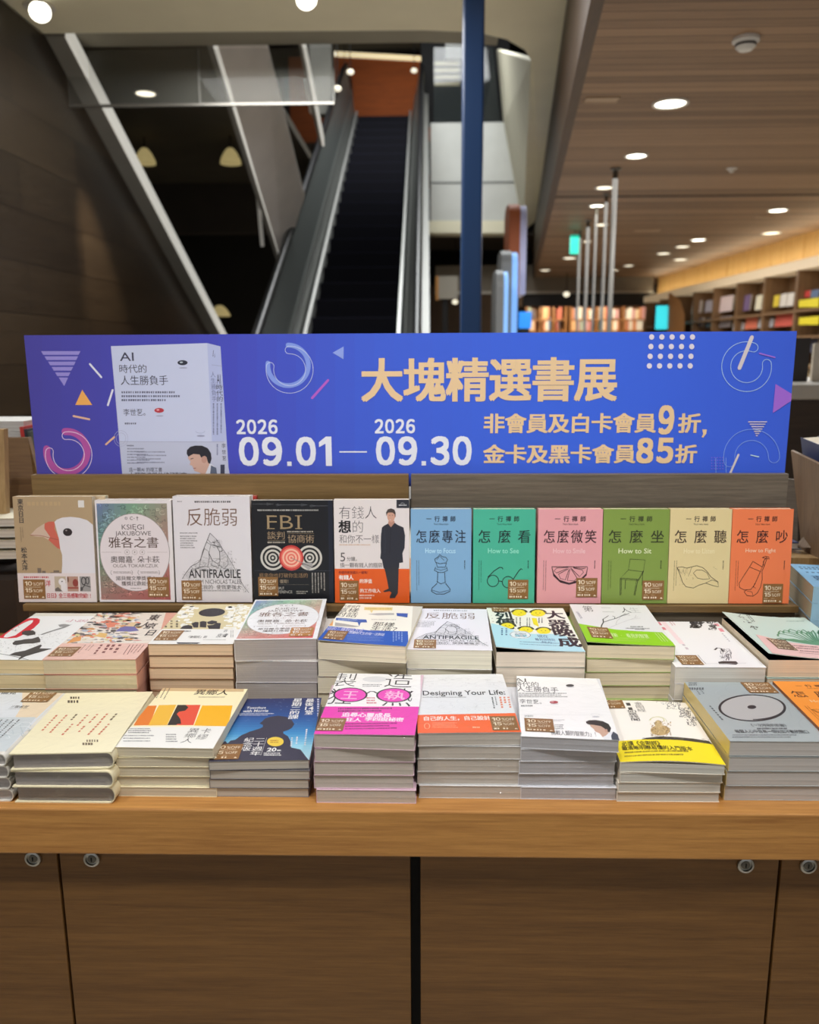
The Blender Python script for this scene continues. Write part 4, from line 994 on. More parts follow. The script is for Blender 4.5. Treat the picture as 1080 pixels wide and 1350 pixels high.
cabinet(-1.22, g3a, g1, [(-1.2, g1-.002, lx(45, 1137)), (g1+.002, g3a, lx(122, 1135))], 'brown oak cabinet with two locks, left of the black gap')
cabinet(g3b, 1.22, g2, [(g3b, g2-.002, lx(982, 1147)), (g2+.002, 1.2, lx(1064, 1150))], 'brown oak cabinet with two locks, right of the black gap')
box('gap_filler', (g3a+.0005, yd+.03, .0), (g3b-.0005, yd+.05, zb-.002), blackm); tag(bpy.data.objects['gap_filler'], 'narrow black filler strip between the two oak cabinets', 'filler')  # black strip puts the shade of the open gap into colour

# riser with ledge and two back panels
LY, LZ = 1.56, -.501+H                       # ledge front edge, ledge top
PY, PT = 1.635, 0.0
PT = on_y(300, 626, PY).z
xl, xr = on_y(30, 800, LY).x, on_y(1054, 797, LY).x
pl, pm, pr_ = on_y(47.5, 700, PY).x, on_y(540.5, 640, PY).x, on_y(1034, 700, PY).x
r = empty('display_riser', (0, LY, TZ)); tag(r, 'wooden display riser with a ledge for standing books at the back of the worktop', 'display riser')
of = Vector((0, -LY, -TZ))
def radd(name, a, b, m, bev=.001): return MB().box([p+q for p, q in zip(a, of)], [p+q for p, q in zip(b, of)]).build(name, m, r, bev=bev)
radd('ledge', (xl, LY, LZ-.014), (xr, PY+.02, LZ), oakp)
radd('riser_front', (xl+.008, LY+.006, TZ), (xr-.004, LY+.022, LZ-.014), oakp_dim)
radd('end_panel', (xl+.008, LY+.022, TZ), (xl+.024, PY+.02, LZ-.014), oakp); radd('end_panel', (xr-.020, LY+.022, TZ), (xr-.004, PY+.02, LZ-.014), oakp)
radd('back_panel', (pl, PY, LZ), (pm-.0025, PY+.018, PT), oakp); radd('back_panel', (pm+.0025, PY, LZ), (pr_, PY+.018, PT), oakp_dim)
radd('clip', (pm-.0022, PY+.004, PT-.052), (pm+.0022, PY+.014, PT-.026), mat('white_plastic', (225, 225, 222), .4))

# ------------------------------------------------------------------ banner
SY = PY+.020
sl, sr = on_y(33.5, 443, SY), on_y(1051.5, 435.5, SY)
bl_, br_ = on_y(47.5, 626, SY), on_y(1034, 625, SY)
bx0, bx1 = (sl.x+bl_.x)/2, (sr.x+br_.x)/2
zt, zbm = (sl.z+sr.z)/2, PT-.055
rb = empty('sale_banner', (bx0, SY, zbm)); tag(rb, 'long blue book fair banner with tan and white lettering standing behind the riser', 'banner')
MB().box((0, 0, 0), (bx1-bx0, .006, zt-zbm)).build('board', mat('banner_board', (96, 110, 205), .5), rb)
A = Art(bx1-bx0, zt-zbm, 1.12)
P = [proj((x, SY, z)) for x, z in ((bx0, zt), (bx1, zt), (bx1, zbm), (bx0, zbm))]
A.quad(P)
def art_banner(A):
    A.grad(30, 430, 1060, 700, [(0, (72, 66, 160)), (.25, (68, 72, 184)), (.45, (60, 92, 208)), (.7, (54, 98, 220)), (1, (54, 92, 216))], 40, False)
    tan, wh, lil = (228, 196, 152), (226, 228, 242), (150, 140, 212)
    # left ornaments
    A.crop(30, 440, 5.143)
    for a, b, y0, y1 in ((125, 392, 118, 143), (148, 376, 153, 178), (172, 360, 189, 214), (196, 342, 225, 250), (220, 324, 262, 287)): A.poly([(a, y0), (b, y0), (b-13, y1), (a+15, y1)], lil)
    A.poly([(245, 297), (308, 297), (282, 355)], lil)
    def bar(x0, y0, x1, y1, w, c):
        A.line([(x0, y0), (x1, y1)], w, c); p = A.mp(x0, y0); q = A.mp(x1, y1)
        k = (A.Hm, A.off); A.units(); A.ell(p[0], p[1], w/2, w/2, c, 10); A.ell(q[0], q[1], w/2, w/2, c, 10); A.Hm, A.off = k
    bar(456, 206, 533, 294, .26, (222, 222, 245)); bar(610, 382, 578, 484, .26, (222, 222, 245)); A.poly([(404, 380), (472, 483), (357, 483)], (240, 172, 88)); bar(345, 558, 452, 580, .26, (226, 180, 150))
    pk, wl = (176, 80, 158), (245, 215, 240)
    def arc(cx, cy, r, w, a0, a1, c):
        A.ring(cx, cy, r, r, w, c, 48, a0, a1)
        for a in (a0, a1):
            p = A.mp(cx+r*math.cos(math.radians(a)), cy+r*math.sin(math.radians(a))); k = (A.Hm, A.off); A.units(); A.ell(p[0], p[1], w/2, w/2, c, 14); A.Hm, A.off = k
    arc(300, 800, 137, .95, -95, 188, pk)
    def outline(cx, cy, r, w, a0, a1, lw, c):
        n = 40; pts = [(cx+(r+w)*math.cos(math.radians(a0+(a1-a0)*i/n)), cy+(r+w)*math.sin(math.radians(a0+(a1-a0)*i/n))) for i in range(n+1)]
        e = math.radians(a1); ex, ey = cx+r*math.cos(e), cy+r*math.sin(e)
        pts += [(ex+w*math.cos(e+math.pi*i/8), ey+w*math.sin(e+math.pi*i/8)) for i in range(1, 8)]
        pts += [(cx+(r-w)*math.cos(math.radians(a1+(a0-a1)*i/n)), cy+(r-w)*math.sin(math.radians(a1+(a0-a1)*i/n))) for i in range(n+1)]
        s0 = math.radians(a0); sx, sy = cx+r*math.cos(s0), cy+r*math.sin(s0)
        pts += [(sx-w*math.cos(s0+math.pi*i/8), sy-w*math.sin(s0+math.pi*i/8)) for i in range(1, 8)]
        A.line(pts, lw, c, True)
    outline(312, 822, 132, 26, -98, 190, .075, wl)
    # pictured book
    A.crop(140, 440, 6)
    A.poly([(38, 98), (800, 74), (1010, 1300), (145, 1300)], (196, 202, 228)); A.poly([(800, 74), (905, 100), (985, 1300), (860, 1300)], (178, 186, 222))
    A.poly([(105, 852), (948, 852), (985, 1300), (145, 1300)], (188, 192, 214)); A.line([(105, 852), (935, 856)], .05, (150, 152, 178))
    nk = (58, 58, 80)
    A.text('AI', 108, 148, 218, 215, nk, .004); A.text('時代的', 100, 245, 325, 312, nk); A.text('人生勝負手', 112, 332, 492, 408, nk); A.rows(122, 455, 580, 548, 3, (96, 98, 124), .5, 3)
    A.text('李世乭。', 135, 595, 345, 650, nk); A.rows(148, 703, 230, 720, 1, (90, 92, 116), .8)
    A.ell(610, 270, 32, 6, (160, 164, 190)); A.ell(605, 229, 40, 20, (42, 46, 62)); A.ell(595, 226, 13, 6, (180, 190, 200)); A.ell(424, 650, 30, 5, (160, 164, 190)); A.ell(420, 606, 38, 19, (182, 52, 66)); A.ell(410, 602, 12, 6, (235, 170, 175)); A.ell(750, 808, 32, 7, (150, 154, 184)); A.ring(745, 768, 36, 18, .05, (160, 166, 196), 20, 0, 180)
    A.ring(118, 828, 55, 62, .05, (168, 170, 200)); A.ring(118, 828, 38, 44, .05, (168, 170, 200))
    A.rows(165, 880, 225, 892, 1, (96, 98, 124), .8, 5); A.rows(168, 905, 340, 1040, 6, (110, 112, 136), .4, 6); A.rows(245, 930, 478, 1040, 4, (120, 122, 146), .35, 7); A.text('這一顆AI的理工書', 180, 1058, 445, 1092, nk); A.text('人類與機器的終極對弈', 180, 1098, 640, 1150, nk, .012)
    A.text('AI', 875, 320, 905, 395, nk); A.text('時代的', 870, 400, 925, 540, nk, 0, vert=True); A.text('人生勝負手', 830, 300, 872, 540, (120, 126, 166), 0, vert=True); A.rows(845, 550, 935, 820, 3, (110, 114, 150), .35, 8, vert=True); A.text('李世乭', 915, 862, 950, 1010, nk, 0, vert=True); A.rows(875, 872, 892, 960, 1, (110, 114, 150), .6, vert=True); A.rect(905, 1035, 938, 1160, (60, 62, 84)); A.line([(835, 246), (915, 256)], .05, (150, 156, 190)); A.line([(850, 130), (845, 180), (862, 160), (858, 188)], .08, (110, 114, 150))
    A.poly([(780, 1010), (832, 1030), (870, 1060), (872, 1300), (700, 1300), (790, 1120)], (214, 216, 228)); A.poly([(830, 1040), (872, 1060), (900, 1300), (790, 1300), (822, 1120)], (92, 100, 122))
    A.poly([(650, 960), (700, 945), (800, 950), (822, 1000), (815, 1040), (790, 1100), (768, 1120), (740, 1098), (700, 1085), (690, 1062), (682, 1045), (662, 1035), (668, 1010), (648, 985)], (204, 166, 152))
    A.poly([(638, 950), (640, 920), (665, 895), (705, 884), (760, 885), (805, 905), (830, 945), (835, 990), (822, 1030), (806, 1020), (795, 975), (780, 965), (765, 985), (750, 975), (740, 955), (690, 950), (652, 972)], (38, 36, 46)); A.ell(776, 995, 22, 28, (190, 146, 132)); A.line([(668, 990), (690, 985)], .1, (60, 50, 56)); A.line([(690, 1066), (712, 1062)], .08, (150, 96, 96))
    A.crop(30, 440, 5.143); bar(565, 750, 622, 700, .24, (226, 180, 150))
    # middle
    A.crop(300, 430, 3)
    arc(240, 155, 80, .62, -90, 186, (128, 152, 226)); outline(246, 172, 78, 15, -92, 190, .06, (205, 215, 245))
    A.poly([(416, 105), (460, 80), (459, 131)], (140, 160, 228)); bar(335, 284, 398, 214, .32, (178, 92, 196))
    A.digits('2026', 35, 369, 198, 427, wh, .05); A.digits('09.01', 45, 437, 412, 553, wh, .055); A.line([(443, 497), (552, 497)], .18, wh)
    A.digits('2026', 582, 367, 742, 424, wh, .05); A.digits('09.30', 587, 435, 966, 551, wh, .055)
    A.crop(0, 0, 1)
    A.text('大塊精選書展', 475, 474, 814, 530, tan, .028)
    A.text('非會員及白卡會員', 637, 546, 865, 571, tan, .03); A.digits('9', 868, 534, 889, 573, tan, .07); A.text('折', 894, 546, 924, 571, tan, .03); A.poly([(926, 566), (932, 566), (931, 572), (927, 577), (925, 576), (927, 572)], tan)
    A.text('金卡及黑卡會員', 637, 587, 838, 611, tan, .03); A.digits('85', 839, 577, 888, 611, tan, .07); A.text('折', 890, 587, 919, 611, tan, .03)
    # right ornaments
    A.crop(840, 430, 4.909)
    for j, (y, x) in enumerate(((70, 94), (132, 89), (195, 84), (257, 79))):
        for i in range(5): A.ell(x+66*i, y-1.5*i*0, 17, 18, (222, 214, 226), 16)
    lb = (176, 210, 248)
    outline(708, 262, 132, 29, -8+0, 290, .07, lb); bar(742, 72, 662, 270, .5, (214, 204, 206)); bar(792, 176, 890, 202, .17, (160, 110, 220))
    A.poly([(895, 374), (1003, 440), (998, 482), (877, 562)], (160, 102, 212))
    for a, b, y in ((718, 840, 619), (729, 829, 634), (739, 820, 650), (748, 810, 665), (756, 800, 680), (763, 790, 694), (768, 780, 708)): A.line([(a, y), (b, y)], .13, (206, 196, 210))
    outline(740, 848, 145, 36, -190, 0, .06, (140, 176, 240)); A.line([(574, 850), (576, 1000)], .06, (140, 176, 240)); A.line([(508, 850), (510, 1000)], .06, (140, 176, 240)); bar(655, 832, 600, 955, .28, (214, 204, 206)); bar(736, 834, 786, 845, .14, (190, 222, 250))
    for j in range(5):
        for i in range(5): A.ell(482+i*18, 850+j*18, 4, 4, (120, 104, 220), 8)
art_banner(A)
me = A.mesh('cover', 0.0004, name='printed_face', room=1.2e-3); me.materials.append(INK)
o = link('printed_face', me, rb); o.rotation_euler = (math.pi/2, 0, 0)

# ------------------------------------------------------------------ standing books on the ledge
BY = LY+.012
def stand(key, label, BL, BR, vt, artfn, t=.02, cover=(225, 220, 220), page=(205, 195, 175), spine='L', spine_col=None, lean=4.0, gain=1.06, wrap=False, dy=0.0, group='books standing on the ledge', back=0):
    a, b = on_y(*BL, BY+dy), on_y(*BR, BY+dy)
    w = b.x-a.x; top = on_y((BL[0]+BR[0])/2, vt, BY+dy+.012)
    d = (top.z-LZ)/math.cos(math.radians(lean))-.0005
    A = None
    if artfn: A = Art(w, d, gain); artfn(A)
    o = make_book(key, w, d, t, cover, page, spine, A, None, wrap, None, spine_col, gain, 1.25)
    al = math.radians(lean)
    # cover side faces the viewer: local y -> up, local z -> towards the viewer
    M = Matrix.Translation((a.x, BY+dy+t*math.cos(al), LZ+.0008+t*0)) @ Matrix.Rotation(math.pi/2-al, 4, 'X')
    M = Matrix.Translation((0, 0, math.sin(al)*0)) @ M
    o.matrix_world = M
    # rest the lowest edge on the ledge
    zs = [(M @ Vector(q)).z for q in ((0, 0, 0), (0, 0, t))]
    o.matrix_world = Matrix.Translation((0, 0, LZ+.0004-min(zs))) @ M
    tag(o, label, 'book', group)
    return o
gr = 'books standing on the ledge'
stand('paperback_book', 'tan book with a white finch standing at the left end of the ledge', (26, 799), (128.5, 799), 656, art_finch, .022, (196, 172, 138), (225, 215, 195), wrap=True)
o = stand('paperback_book', 'second copy of the finch book peeking out behind it on the ledge', (44, 798), (146, 798), 655, None, .018, (200, 178, 145), (235, 228, 205), dy=.0245, wrap=True)
stand('paperback_book', 'white book with a pale oval in a coloured pattern frame standing on the ledge', (132, 797), (231, 797), 661, art_oval, .03, (228, 222, 222), (220, 214, 205), wrap=True)
stand('paperback_book', 'white book with a drawn stone peak standing on the ledge', (233, 795), (333, 795), 656, art_mountain, .03, (228, 222, 226), (225, 218, 205), wrap=True)
stand('paperback_book', 'red-spined book whose corner shows behind the standing stone peak book', (252, 795), (342, 795), 654.5, None, .012, (186, 60, 52), (220, 210, 195), spine='R', dy=.034)
stand('paperback_book', 'black book with three round targets standing on the ledge', (335, 795), (440.5, 795), 661, art_targets, .024, (16, 18, 24), (200, 190, 175), spine='R')
stand('paperback_book', 'grey book with a man in a dark suit and orange band standing on the ledge', (442, 793), (540, 793), 660, art_suit, .02, (228, 220, 216), (225, 215, 195))
SER = [((542, 621), 'pale blue book with a drawn chess queen standing on the ledge', (128, 172, 208), '怎麼專注', 'How to Focus', draw_queen, None, (186, 224, 240), (32, 40, 60)),
       ((623.5, 704.4), 'green-blue book with drawn round spectacles standing on the ledge', (70, 178, 148), '怎麼看', 'How to See', draw_glasses, (57, 113), (150, 226, 205), (24, 52, 50)),
       ((708, 792), 'pink book with a drawn citrus slice standing on the ledge', (228, 160, 166), '怎麼微笑', 'How to Smile', draw_slice, (61, 110), (240, 196, 200), (58, 30, 40)),
       ((793, 879), 'olive green book with a drawn chair standing on the ledge', (128, 152, 68), '怎麼坐', 'How to Sit', draw_chair, (62, 114), (226, 232, 190), (48, 54, 28)),
       ((879.8, 960), 'sand-coloured book with a drawn seashell standing on the ledge', (224, 204, 152), '怎麼聽', 'How to Listen', draw_shell, None, (236, 222, 178), (64, 46, 36)),
       ((960.8, 1040), 'orange book with drawn boxing gloves at the right end of the ledge', (240, 126, 78), '怎麼吵', 'How to Fight', draw_gloves, (56, 119), (250, 205, 175), (74, 34, 28))]
for (u0, u1), lab, base, tt, en, dr, stk, ec, ik in SER:
    stand('small_paperback_book', lab, (u0, 794), (u1, 794), 672, series(base, tt, en, dr, stk, ec, ik), .018, base, (226, 214, 184), spine='L', gain=1.06)

# ------------------------------------------------------------------ stacks of lying books
fr, mr = 'books stacked in the front row', 'books stacked in the middle row'
K = 'paperback_book'
HB = 'hardback_book'
def tent(w, d, amp, cx=0.0, fx_=1.0, py=1.6):
    """cover lifted most at the front (y=0) corner on side cx"""
    return lambda x, y: amp*max(0.0, 1-abs(x/w-cx)*fx_)**1.7*max(0.0, 1-y/d)**py
def crop_of(*a): return a
# front row
zc = -.565
a = on_z(6, 990, zc)
def pxz(x, y, z): return proj((x, y, z+H))
stack(HB, 'pale blue and peach hardback, topmost of its stack at the front left', fr, 'grey hardback beside the cream hardbacks', pxz(-.757, 1.062, zc), pxz(-.6095, 1.060, zc), zc, 4, .212, (226, 222, 212), (150, 146, 146), art_pale, (0, 900, 8.18), round_spine=True, spine_col=(225, 200, 170), wrap=True, yaw_low=.03)
stack(HB, 'cream hardback with red print on its cover, topmost of its stack', fr, 'cream hardback with a rounded spine', (11.5, 994), (147, 991.5), zc, 3, .212, (240, 230, 195), (122, 117, 116), art_cream, (0, 890, 3.724), round_spine=True, wrap=True)
stack(K, 'cream book with orange, yellow and red colour blocks, topmost of its stack', fr, 'cream paperback under the colour block book', (150, 985), (281, 987), -.567, 5, .213, (236, 226, 192), (176, 168, 148), art_colour_blocks, (0, 890, 3.724), spine='R', spine_col=(236, 228, 200))
stack(K, 'night blue book with a dark head silhouette, topmost of its stack', fr, 'paperback under the night blue silhouette book', (275, 1004), (408, 1001.8), -.586, 4, .217, (118, 114, 116), (164, 158, 148), art_night, (270, 870, 3.724))
stack(K, 'white and magenta book with pink spectacles, topmost of its stack', fr, 'magenta-covered paperback under the pink spectacles book', (414, 968), (547, 972), -.538, 5, .226, (218, 186, 200), (166, 158, 148), art_pinkglasses, (270, 870, 3.724), wrap=True, curl=lambda x, y: .003*(1-y/.226)**2*(x/.149))
stack(K, 'pale grey book with an orange band, topmost of its stack in the front row', fr, 'paperback under the grey book with orange band', (551, 967), (687.5, 965.5), -.542, 5, .217, (216, 214, 212), (165, 158, 149), art_lifeplan, (540, 870, 3.724), spine='R', wrap=True)
stack(K, 'white book with black, red and white go stones, topmost of its stack', fr, 'film-wrapped paperback under the white go stone book', (687, 970.5), (817, 976), -.546, 5, .223, (226, 226, 230), (150, 149, 152), art_stones, (540, 870, 3.724), wrap=True)
stack(K, 'cream book with a yellow band and golden figure, topmost of its stack', fr, 'paperback under the book with the yellow band', (818, 1005), (957, 1009), -.582, 4, .21, (238, 230, 214), (172, 170, 162), art_cloud, (790, 870, 3.724), curl=lambda x, y: .004*math.sin(min(1, x/.15)*3.14)*(1-.5*y/.21))
stack(K, 'grey book with a dark drawn ring, topmost of its stack', fr, 'grey paperback under the ring book', (962.5, 977), (1100, 978), -.551, 4, .212, (172, 178, 178), (162, 158, 154), art_grey_ring, (790, 870, 3.724), spine='L', spine_col=(226, 204, 138))
p0 = on_z(1083, 962, -.546)
stack('small_paperback_book', 'orange small book beside the grey ring book at the photo edge', fr, 'small orange paperback beside the ring book stack', (1083, 962), (1190, 963.5), -.546, 4, .178, (150, 84, 34), (190, 170, 140), lambda A: series((247, 152, 56), '怎麼吃', 'How to Eat', draw_shell, None, (252, 210, 160), (96, 50, 20))(A), gain=1.0)
# middle row
stack(K, 'white book with a red zero and a hat, topmost of its stack at the left', mr, 'paperback under the white book with the red zero', pxz(-.792, 1.290, -.512), pxz(-.646, 1.288, -.512), -.512, 5, .25, (228, 224, 210), (186, 168, 130), art_zero, (0, 800, 9), jit=.004)
stack(K, 'colourful collage book with a pink band, topmost of its wrapped stack', mr, 'wrapped paperback with pink edge under the collage book', (55.5, 870), (179, 869.5), -.511, 5, .252, (230, 170, 150), (176, 164, 134), art_collage, (50, 790, 6.75), spine='R', spine_col=(232, 172, 152), wrap=True)
stack(K, 'tan book with a black fist and white band, topmost of its stack', mr, 'brown-edged paperback under the fist book', (195, 849.5), (307, 849.5), -.4955, 7, .226, (150, 112, 84), (190, 166, 138), art_fist, (190, 780, 7.714))
stack(K, 'white book with an oval in a pattern frame, lying topmost of its stack', mr, 'thick wrapped paperback under the lying oval frame book', (308.5, 843.5), (418, 842), -.486, 4, .23, (190, 182, 178), (152, 144, 138), art_oval, None, wrap=True, gain=1.95)
stack(K, 'cream and blue book with speech bubbles, topmost of its stack', mr, 'paperback under the speech bubble book', (419, 847), (535.5, 852.5), -.4905, 5, .222, (222, 214, 196), (208, 186, 162), art_talk, (415, 785, 8.308), curl=tent(.156, .222, .0045, 0.0, .9))
stack(K, 'white book with a stone peak, lying topmost of its stack', mr, 'thick paperback under the lying stone peak book', (536.5, 856), (649.5, 857.5), -.5015, 4, .226, (220, 216, 212), (202, 190, 172), art_mountain, None, gain=1.22)
stack(K, 'white book with yellow faces and a light blue band, topmost of its stack', mr, 'paperback under the book with yellow faces', (654, 859), (772, 859.6), -.503, 5, .24, (206, 200, 186), (192, 180, 164), art_faces, (640, 785, 7.714), spine='R', flyleaf=(120, 108, 92), curl=tent(.15, .24, .0085, 0.0, 1.0, 1.2), wrap=False)
stack(K, 'pale grey book with a bare branch and lime green band, topmost of its stack', mr, 'paperback under the lime green band book', (774, 850), (890.5, 852), -.4955, 6, .228, (176, 196, 120), (198, 182, 156), art_branch, (735, 785, 6.75), spine='R', flyleaf=(60, 120, 30), curl=tent(.15, .228, .0055, 0.0, 1.0, 1.3))
stack(K, 'white book with an ink drawing of a cup, topmost of its stack', mr, 'paperback under the white book with the ink cup', (891, 879.5), (1011, 880), -.526, 4, .236, (226, 222, 220), (184, 180, 172), art_inkcup, (855, 800, 6.75))
stack(K, 'pale green book with fern leaves and a pink band, topmost of its stack', mr, 'pink-edged paperback under the fern book', (1013, 869.5), (1140, 870), -.513, 4, .222, (205, 225, 216), (214, 180, 158), art_fern, (950, 795, 8.308), spine='R', flyleaf=(34, 52, 70), curl=lambda x, y: .0115*max(0, 1-x/.12)**1.5)
# ------------------------------------------------------------------ shop interior behind the table
ZW, ZS = 1.45, 2.25                          # wooden ceiling and pale soffit, above the eye
def V(p, z=None): return Vector((p[0], p[1], p[2] if z is None else z))
def at_plane(u, v, P, n):
    d = ray(u, v); return EYE + d*((P-EYE).dot(n)/d.dot(n))
struct(box('floor', (-9, -3.0, -.1), (9, 26, 0), plaster('floor_tile', (196, 186, 170), .05, .45, 2.0)))
struct(box('wall_back', (-9, 25.0, 0), (9, 25.2, 9.2), plaster('dark_wall', (44, 40, 36))))
struct(box('wall_left', (-9.0, -3.0, 0), (-8.8, 25.2, 9.2), plaster('dark_wall', (44, 40, 36))))
struct(box('wall_right', (8.8, -3.0, 0), (9.0, 25.2, 9.2), plaster('dark_wall', (44, 40, 36))))
# wooden ceiling of the bookshop, with the fascia at its edge
ceilwood = wood('ceiling_wood', (158, 126, 96), (116, 90, 66), 'x', .5, .55, plank=('y', .095, 'x', 9.0))
c0, c1 = on_z(790, 30, ZW), on_z(735, 250, ZW)
dv = (c1-c0)/(c1.y-c0.y)
cl = lambda y: c0+dv*(y-c0.y)
CZ = ZW+H
y0c, y1c = 2.3, 19.0
struct(MB().slab([cl(y0c), (8.8, y0c, CZ), (8.8, y1c, CZ), cl(y1c)], (0, 0, .08)).build('ceiling', ceilwood))
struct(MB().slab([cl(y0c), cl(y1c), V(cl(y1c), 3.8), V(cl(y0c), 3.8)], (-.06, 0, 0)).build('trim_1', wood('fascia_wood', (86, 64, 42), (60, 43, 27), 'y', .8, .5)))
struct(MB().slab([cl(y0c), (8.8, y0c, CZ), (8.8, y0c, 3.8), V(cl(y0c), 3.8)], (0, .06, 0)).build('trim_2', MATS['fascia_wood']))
for v_ in (259, 352):
    p = on_z(800, v_, ZW); q = cl(p.y)
    struct(box('trim_3', (q.x, p.y-.02, CZ-.004), (7.0, p.y+.02, CZ+.01), mat('ceiling_joint', (52, 38, 28), .7)))
# pale soffit around the atrium opening
pale = plaster('pale_soffit', (238, 232, 206), .02)
edge = [on_z(u, v, ZS) for u, v in ((-160, 47), (0, 45), (300, 42), (560, 40), (630, 43), (668, 52), (692, 66), (703, 84), (706, 150), (708, 230), (710, 292))]
far = [on_z(u, v, ZS) for u, v in ((690, 303), (726, 306), (733, 290), (737, 240), (745, 130), (755, 0))]
poly = [Vector((-8.8, edge[0].y, ZS+H))]+edge+far[1:]+[Vector((far[-1].x*.72, 2.3, ZS+H)), Vector((8.8, 2.3, ZS+H)), Vector((8.8, -3, ZS+H)), Vector((-8.8, -3, ZS+H))]
struct(MB().slab(poly, (0, 0, .10)).build('ceiling_soffit', pale))
g_ = [on_z(u, v, ZS+.06) for u, v in ((0, 63), (300, 60), (560, 56), (655, 60))]
gp = [Vector((-8.8, g_[0].y, g_[0].z))]+g_+[Vector((g_[-1].x, edge[3].y-.3, g_[0].z)), Vector((-8.8, edge[0].y-.3, g_[0].z))]
struct(MB().slab(gp, (0, 0, .25)).build('trim_4', plaster('grey_trim', (150, 146, 132), .03)))
# white bulkhead at the far side of the opening
YB = 16.0
white = plaster('white_cladding', (205, 206, 202), .03, .6)
wq = [on_y(u, v, YB) for u, v in ((568, 302), (690, 302), (664, 161), (568, 162))]
struct(MB().slab(wq, (0, .5, 0)).build('wall_bulkhead', white))
struct(MB().slab([on_y(u, v, YB-.03) for u, v in ((566, 307), (691, 307), (689, 291), (566, 291))], (0, .5, 0)).build('trim_5', pale))
struct(MB().slab([on_y(u, v, YB-.01) for u, v in ((568, 242), (679, 241), (679, 239), (568, 240))], (0, .02, 0)).build('trim_6', mat('panel_joint', (110, 112, 112), .7)))
side = [on_y(690, 304, YB), on_y(664, 161, YB), on_y(655, 66, YB), on_z(700, 84, ZS), on_z(708, 290, ZS)]
struct(MB().slab([side[0], side[1], side[2], V(side[3], side[3].z+.02), V(side[4], side[4].z+.02)], (.05, 0, .02)).build('wall_opening_side', pale))
struct(MB().slab([on_y(u, v, YB+.8) for u, v in ((555, 166), (672, 166), (672, 40), (555, 40))], (0, .1, 0)).build('wall_upper_dark', plaster('black_wall', (22, 21, 22))))
for i, v_ in enumerate((82, 91, 100, 109)):
    a, b = on_y(573, v_, YB+.7), on_y(606, v_+1, YB+.7)
    tag(box('light_louvre', (a.x, YB+.765, a.z-.028), (b.x, YB+.80, a.z+.028), mat('louvre_glow', (214, 204, 160), .5, emit=(214, 204, 160), estr=.45)), 'thin lit louvre bar high beside the top of the escalator', 'louvre', 'lit louvre bars above the bulkhead')  # added glowing bars stand for reflections of far lights
a, b = on_y(587, 79, YB+.7), on_y(609, 50, YB+.7)
struct(box('wall_upper_block', (a.x, YB+.62, a.z), (b.x, YB+.74, b.z), white))
gl = MB().slab([V(on_y(572, 160, YB+.2), wq[3].z), V(on_y(660, 160, YB+.2), wq[2].z), on_y(650, 62, YB+.2), on_y(572, 62, YB+.2)], (0, .015, 0)).build('glass_balustrade', mat('dark_glass', (60, 66, 66), .05, alpha=.35, spec=.8)); tag(gl, 'dark glass balustrade above the white bulkhead', 'balustrade')
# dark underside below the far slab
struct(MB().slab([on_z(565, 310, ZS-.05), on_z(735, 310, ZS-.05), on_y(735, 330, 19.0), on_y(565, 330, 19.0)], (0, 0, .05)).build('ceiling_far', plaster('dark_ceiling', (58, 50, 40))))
# upper floor behind the escalator
YU = 20.5
oW = wood('orange_wood', (134, 66, 14), (98, 46, 9), 'x', .5, .8)
a, b = on_y(405, 156, YU), on_y(610, 72, YU)
struct(box('wall_upper', (a.x-.4, YU, 5.3), (b.x+.4, YU+.2, b.z), oW))
ZU = on_y(500, 74, YU).z+.14
struct(box('ceiling_upper', (-6.0, 13.5, ZU), (1.6, YU+.2, ZU+.1), plaster('black_wall', (22, 21, 22))))
p, q = on_y(430, 73, YU-.055), on_y(572, 81, YU-.055)
o = MB().slab([p, q, q+Vector((0, 0, .10)), p+Vector((0, 0, .10))], (0, .054, 0)).build('light_strip', mat('strip_glow', (235, 222, 180), .5, emit=(240, 226, 184), estr=.7)); tag(o, 'thin warm light strip above the orange wall at the escalator head', 'light strip')
light('upper_wall_light', 'AREA', (a.x+2.2, YU-1.6, 7.6), 24, (1, .82, .6), 2.0, (a.x+2.2, YU, 6.4), sy=.3)
a, b = on_y(410, 150, 16.5), on_y(436, 40, 16.5)
struct(box('wall_column', (a.x, 16.5, a.z), (b.x, 16.8, b.z), plaster('grey_column', (150, 148, 140))))

# ------------------------------------------------------------------ escalator going up
w1 = on_y(524, 440, 1).x-on_y(407, 440, 1).x; yb = 1.0/w1
w2 = on_y(540, 153, 1).x-on_y(472, 153, 1).x; yt = 1.0/w2
Bc = (on_y(407, 440, yb)+on_y(524, 440, yb))/2; Tc = (on_y(472, 153, yt)+on_y(540, 153, yt))/2
slope = (Tc.z-Bc.z)/(Tc.y-Bc.y); dxy = (Tc.x-Bc.x)/(Tc.y-Bc.y)
ce = lambda y: Vector((Bc.x+dxy*(y-Bc.y), y, Bc.z+slope*(y-Bc.y)))
yf0 = Bc.y-Bc.z/slope
es = empty('escalator', (ce(yf0).x, yf0, 0)); tag(es, 'dark escalator with steel sides rising away behind the banner', 'escalator')
eo = -Vector(es.location)
stepm = mat('step_metal', (5, 5, 16), .7, 0, spec=.15)
nose = mat('step_nose', (22, 24, 50), .6, 0, spec=.3)
run = .40; rise = run*slope; n = int((yt-yf0)/run)
proto = None
